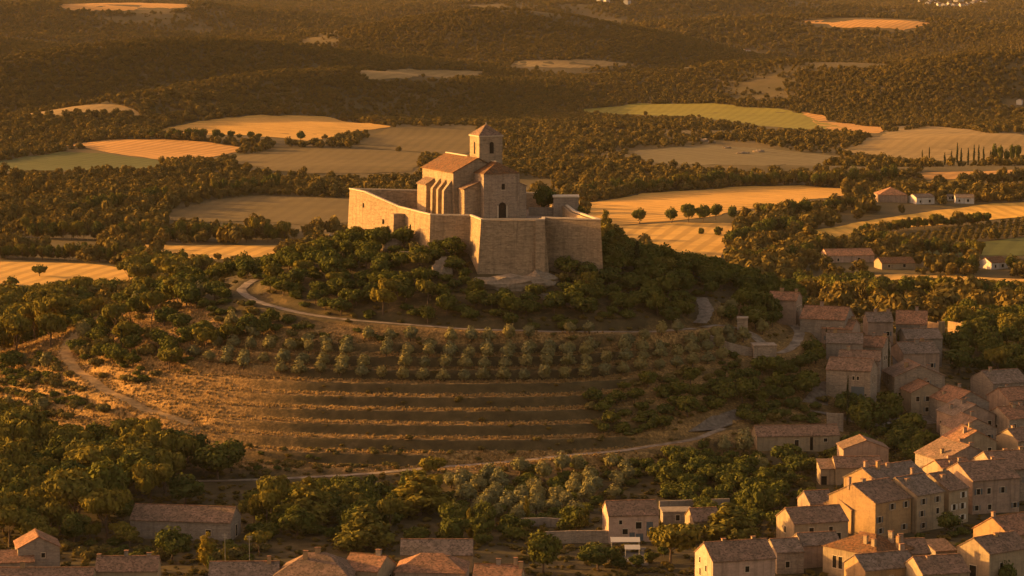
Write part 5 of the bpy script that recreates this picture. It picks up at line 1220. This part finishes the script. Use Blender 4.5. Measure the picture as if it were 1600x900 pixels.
# ---------------------------------------------------------------- far woods: one mass each, uncountable
SRC = bpy.data.collections.new('woodland_sources')
far_src = []
for i in range(6):
    r = random.Random(50 + i); L = [(x, y, z + .75, a, b, c) for x, y, z, a, b, c in lobes_round(r, 5, up=.2, hz=.7)]
    me = crown_mesh('woodland_tree', L, 330, .34, 'far', 300 + i, None, .66); o = bpy.data.objects.new('woodland_tree', me); SRC.objects.link(o)
def gn_scatter():
    g = bpy.data.node_groups.new('scatter_trees', 'GeometryNodeTree')
    g.interface.new_socket('Geometry', in_out='INPUT', socket_type='NodeSocketGeometry'); g.interface.new_socket('Geometry', in_out='OUTPUT', socket_type='NodeSocketGeometry')
    N = g.nodes; gi = N.new('NodeGroupInput'); go = N.new('NodeGroupOutput'); ip = N.new('GeometryNodeInstanceOnPoints'); ci = N.new('GeometryNodeCollectionInfo')
    ci.inputs['Collection'].default_value = SRC; ci.inputs['Separate Children'].default_value = True; ci.inputs['Reset Children'].default_value = True
    ip.inputs['Pick Instance'].default_value = True
    at_ = N.new('GeometryNodeInputNamedAttribute'); at_.data_type = 'FLOAT_VECTOR'; at_.inputs['Name'].default_value = 'size'
    rv = N.new('FunctionNodeRandomValue'); rv.data_type = 'FLOAT_VECTOR'; rv.inputs[0].default_value = (0, 0, 0); rv.inputs[1].default_value = (0, 0, 6.28)
    ri = N.new('FunctionNodeRandomValue'); ri.data_type = 'INT'; ri.inputs[4].default_value = 0; ri.inputs[5].default_value = 5
    l = g.links.new; l(gi.outputs[0], ip.inputs['Points']); l(ci.outputs[0], ip.inputs['Instance']); l(ri.outputs[2], ip.inputs['Instance Index']); l(rv.outputs[0], ip.inputs['Rotation']); l(at_.outputs['Attribute'], ip.inputs['Scale']); l(ip.outputs[0], go.inputs[0])
    return g
GN = gn_scatter()
def mass(name, P, S, label, cat):
    me = bpy.data.meshes.new(name); me.vertices.add(len(P)); me.vertices.foreach_set('co', np.asarray(P, np.float32).ravel())
    a = me.attributes.new('size', 'FLOAT_VECTOR', 'POINT'); a.data.foreach_set('vector', np.asarray(S, np.float32).ravel())
    o = link(name, me); o.modifiers.new('scatter', 'NODES').node_group = GN; return tag(o, label, cat, None, 'stuff')
def wood(name, y0, y1, area, rad, label, hr=(.8, 1.3), dens=None):
    A = (y1 * y1 - y0 * y0) * .5 * .40; n = int(A / area)
    Y = np.sqrt(rng.random(n) * (y1 * y1 - y0 * y0) + y0 * y0); X = (rng.random(n) * 2 - 1) * Y * .20
    keep = np.ones(n, bool)
    for Pf in FIELDS: keep &= ~inpoly(X, Y, Pf)
    for a, b, c in HCIRC: keep &= (X - a) ** 2 + (Y - b) ** 2 > (c + 3) ** 2
    keep &= ~((hill_r(X, Y) < 175) | ((Y < 985) & (X > 60)))
    # keep the sight line to plain farms clear
    Z = H(X, Y)
    px, py = proj(X, Y, Z)
    for a, b, c, d, Yh in HRECT:
        if Yh > 1150: keep &= ~((px > a - 4) & (px < c + 4) & (Y < Yh) & (Y > Yh * .972))
    tx, ty = proj(X, Y, Z + rad * 1.5)
    for Pp in FIELDPX[:22]:
        yc = sum(q[1] for q in Pp) / len(Pp)
        keep &= ~(inpoly(tx, ty, Pp) & (rng.random(n) < .985))
    gap = fbm(X / 120, Y / 120, 77); keep &= gap + rng.random(n) * .22 > (.47 if y0 == 1750 else .43)
    # nearer trees that stick out into fields in front of them
    X, Y, Z = X[keep], Y[keep], Z[keep]; m = len(X); r = rad * (.5 + 1.0 * rng.random(m) ** 2) * (.75 + .55 * fbm(X / 90, Y / 90, 41))
    S = np.stack([r, r, r * (hr[0] + (hr[1] - hr[0]) * rng.random(m))], -1)
    print(name, m); return mass(name, np.stack([X, Y, Z - .1 * r], -1), S, label, 'wood')
wood('near_woodland', 990, 1750, 36, 3.3, 'mixed woodland filling the plain between the nearer fields', (.9, 1.4))
wood('middle_woodland', 1750, 2500, 18, 2.6, 'woodland and scrub between the wheat fields behind the fortress')
wood('ridge_woodland', 2500, 4000, 10, 1.85, 'dense low woodland covering the rolling ridges')
wood('distant_woodland', 4000, 7600, 28, 2.9, 'distant woodland fading into the evening haze at the top')
rs = np.array(REST); mass('hedgerow', rs[:, :3], np.column_stack([rs[:, 3], rs[:, 3], rs[:, 4]]), 'second row of growth thickening the hedgerows and groves of the plain', 'hedgerow')
# rows of small trees in the orchard on the plain
Po = np.array(ORCH); pts = []
c_, s_ = math.cos(R(18)), math.sin(R(18))
for u in np.arange(-400, 400, 4.2):
    for v_ in np.arange(-400, 400, 7.5):
        x = Po[:, 0].mean() + u * c_ - v_ * s_; y = Po[:, 1].mean() + u * s_ + v_ * c_
        pts.append((x, y))
pts = np.array(pts); pts = pts[inpoly(pts[:, 0], pts[:, 1], ORCH)]; pz = H(pts[:, 0], pts[:, 1])
mass('orchard', np.column_stack([pts, pz]), np.column_stack([np.full((len(pts), 2), 1.7), np.full(len(pts), 1.3)]) * (.8 + .4 * rng.random((len(pts), 1))), 'rows of small orchard trees beside the bright wheat strip', 'orchard')
# low undergrowth on the bare ground of gardens, wood floors and shaded flanks
nU = 16000
ux_ = rng.uniform(-190, 185, nU); uy_ = rng.uniform(585, 960, nU); ur = hill_r(ux_, uy_)
k = (rng.random(nU) < np.where(ur < 118, .55, 1.0)) & ~((ur < 120) & (cover_shade(ux_, uy_) > .55)) & ~inpoly(ux_, uy_, CASTLE)
for a, b, c in HCIRC: k &= (ux_ - a) ** 2 + (uy_ - b) ** 2 > (c + .8) ** 2
for L, hw in ROADS:
    d2 = np.full(nU, 1e9)
    for p in L[::2]: d2 = np.minimum(d2, (ux_ - p[0]) ** 2 + (uy_ - p[1]) ** 2)
    k &= d2 > (hw + 1.3) ** 2
for nm_, q in (('f', f_) for f_ in FIELDS[24:]): k &= ~inpoly(ux_, uy_, q)
m_t, fl_t, f_t = terrace(ux_, uy_, hill_hz(ux_, uy_)); k &= ~((m_t > .5) & (rng.random(nU) < .6))
ux_, uy_ = ux_[k], uy_[k]; us = (.35 + .75 * rng.random(len(ux_)) ** 1.5) * (.6 + .7 * fbm(ux_ / 12, uy_ / 12, 61))
mass('undergrowth', np.column_stack([ux_, uy_, H(ux_, uy_) - .12]), np.column_stack([us * 1.2, us * 1.2, us * .75]), 'low weeds and undergrowth on the ground of gardens and slopes', 'undergrowth')
# dry grass tufts on the hill
nG = 110000
ang = rng.random(nG) * 2 * math.pi; rad_ = np.sqrt(rng.random(nG) * (150 ** 2 - 40 ** 2) + 40 ** 2)
gx = HCX + np.cos(ang) * rad_ * np.where(np.cos(ang) < 0, 1.36, 1.06); gy = HCY + np.sin(ang) * rad_
k = (gy < 880) & (cover_shade(gx, gy) + rng.random(nG) * .35 > np.where(gx < -30, .93, 1.02))
for L, hw in ROADS:
    d2 = np.full(nG, 1e9)
    for p in L[::2]: d2 = np.minimum(d2, (gx - p[0]) ** 2 + (gy - p[1]) ** 2)
    k &= d2 > (hw + .5) ** 2
gx, gy = gx[k], gy[k]; gz = H(gx, gy); m = len(gx)
V = []; hts = .3 + .4 * rng.random(m)
for q in range(3):
    th_ = rng.random(m) * 6.28; w_ = .16 + .22 * rng.random(m); lean = rng.normal(size=(m, 2)) * .18
    c_, s_ = np.cos(th_) * w_, np.sin(th_) * w_
    V.append(np.stack([np.stack([gx - c_, gy - s_, gz - .1], -1), np.stack([gx + c_, gy + s_, gz - .1], -1), np.stack([gx + lean[:, 0] + c_ * .5, gy + lean[:, 1] + s_ * .5, gz + hts], -1), np.stack([gx + lean[:, 0] - c_ * .5, gy + lean[:, 1] - s_ * .5, gz + hts * .9], -1)], 1).reshape(-1, 3))
V = np.vstack(V); Fq = np.arange(len(V)).reshape(-1, 4)
def grass_mat():
    m_, t, o = nt('dry_grass'); co = coords(t, 'Object', False); n = noise(t, co, .5, 3)
    c = ramp(t, n, [(.3, (.20, .145, .06)), (.6, (.38, .26, .115)), (.8, (.46, .32, .15))])
    d = nd(t, 'BsdfDiffuse'); tr = nd(t, 'BsdfTranslucent'); mx = nd(t, 'MixShader', Fac=.3); t.links.new(c, d.inputs[0]); t.links.new(c, tr.inputs[0])
    t.links.new(d.outputs[0], mx.inputs[1]); t.links.new(tr.outputs[0], mx.inputs[2]); t.links.new(mx.outputs[0], o.inputs[0]); return m_
tag(link('dry_grass', mesh_np('dry_grass', V, Fq, grass_mat())), 'dry golden grass over the terraced hillside', 'grass', None, 'stuff')
# ---------------------------------------------------------------- light, air, camera
AZ, EL = 18.5, 10.4                       # sun low on the left, a little beyond the hill
sd = Vector((-math.cos(R(EL)) * math.cos(R(AZ)), math.cos(R(EL)) * math.sin(R(AZ)), math.sin(R(EL))))
sl = bpy.data.lights.new('sun', 'SUN'); sl.energy = 3.6; sl.angle = R(0.5); sl.color = (1.0, 0.50, 0.105)
so = bpy.data.objects.new('sun', sl); COL.objects.link(so); so.rotation_euler = sd.to_track_quat('Z', 'Y').to_euler(); so.location = (-300, 800, 300)
w = bpy.data.worlds.new('World'); scene.world = w; w.use_nodes = True; wt = w.node_tree
bg = wt.nodes['Background']; sky = wt.nodes.new('ShaderNodeTexSky'); sky.sky_type = 'NISHITA'; sky.sun_disc = False
sky.sun_elevation = R(EL); sky.sun_rotation = math.atan2(sd.x, sd.y) % (2 * math.pi); sky.dust_density = 4.0; sky.ozone_density = 0.3; sky.air_density = 1.0
wm = wt.nodes.new('ShaderNodeMix'); wm.data_type = 'RGBA'; wm.blend_type = 'MULTIPLY'; wm.inputs[0].default_value = 1.0
wm.inputs[7].default_value = (1.0, 0.65, 0.46, 1); wt.links.new(sky.outputs[0], wm.inputs[6]); wt.links.new(wm.outputs[2], bg.inputs[0]); bg.inputs[1].default_value = 0.118
hb = MB(); hb.box(-3200, 3200, -60, 12300, -8, 215)
hm, ht, ho = nt('evening_haze'); pv = ht.nodes.new('ShaderNodeVolumePrincipled'); pv.inputs['Color'].default_value = (0.95, 0.90, 0.85, 1); pv.inputs['Density'].default_value = 0.0000105; pv.inputs['Anisotropy'].default_value = 0.0
ht.links.new(pv.outputs[0], ho.inputs['Volume'])
if HAZE: tag(hb.build('haze', hm), kind='stuff')
cd = bpy.data.cameras.new('camera'); cd.sensor_width = 36; cd.lens = F / 1600 * 36; cd.clip_end = 30000; cd.clip_start = 1
co_ = bpy.data.objects.new('camera', cd); COL.objects.link(co_); co_.location = (0, 0, CZ); co_.rotation_euler = (math.pi / 2 - PITCH, 0, 0); scene.camera = co_
vs = scene.view_settings; vs.view_transform = 'Standard'; vs.look = 'None'; vs.gamma = 1; vs.use_curve_mapping = False; vs.exposure = 1.6
scene.cycles.use_denoising = True; scene.cycles.denoising_prefilter = 'ACCURATE'; scene.cycles.max_bounces = 5; scene.cycles.diffuse_bounces = 2; scene.cycles.transmission_bounces = 3; scene.cycles.volume_bounces = 0; scene.cycles.transparent_max_bounces = 4
scene.cycles.volume_step_rate = 10
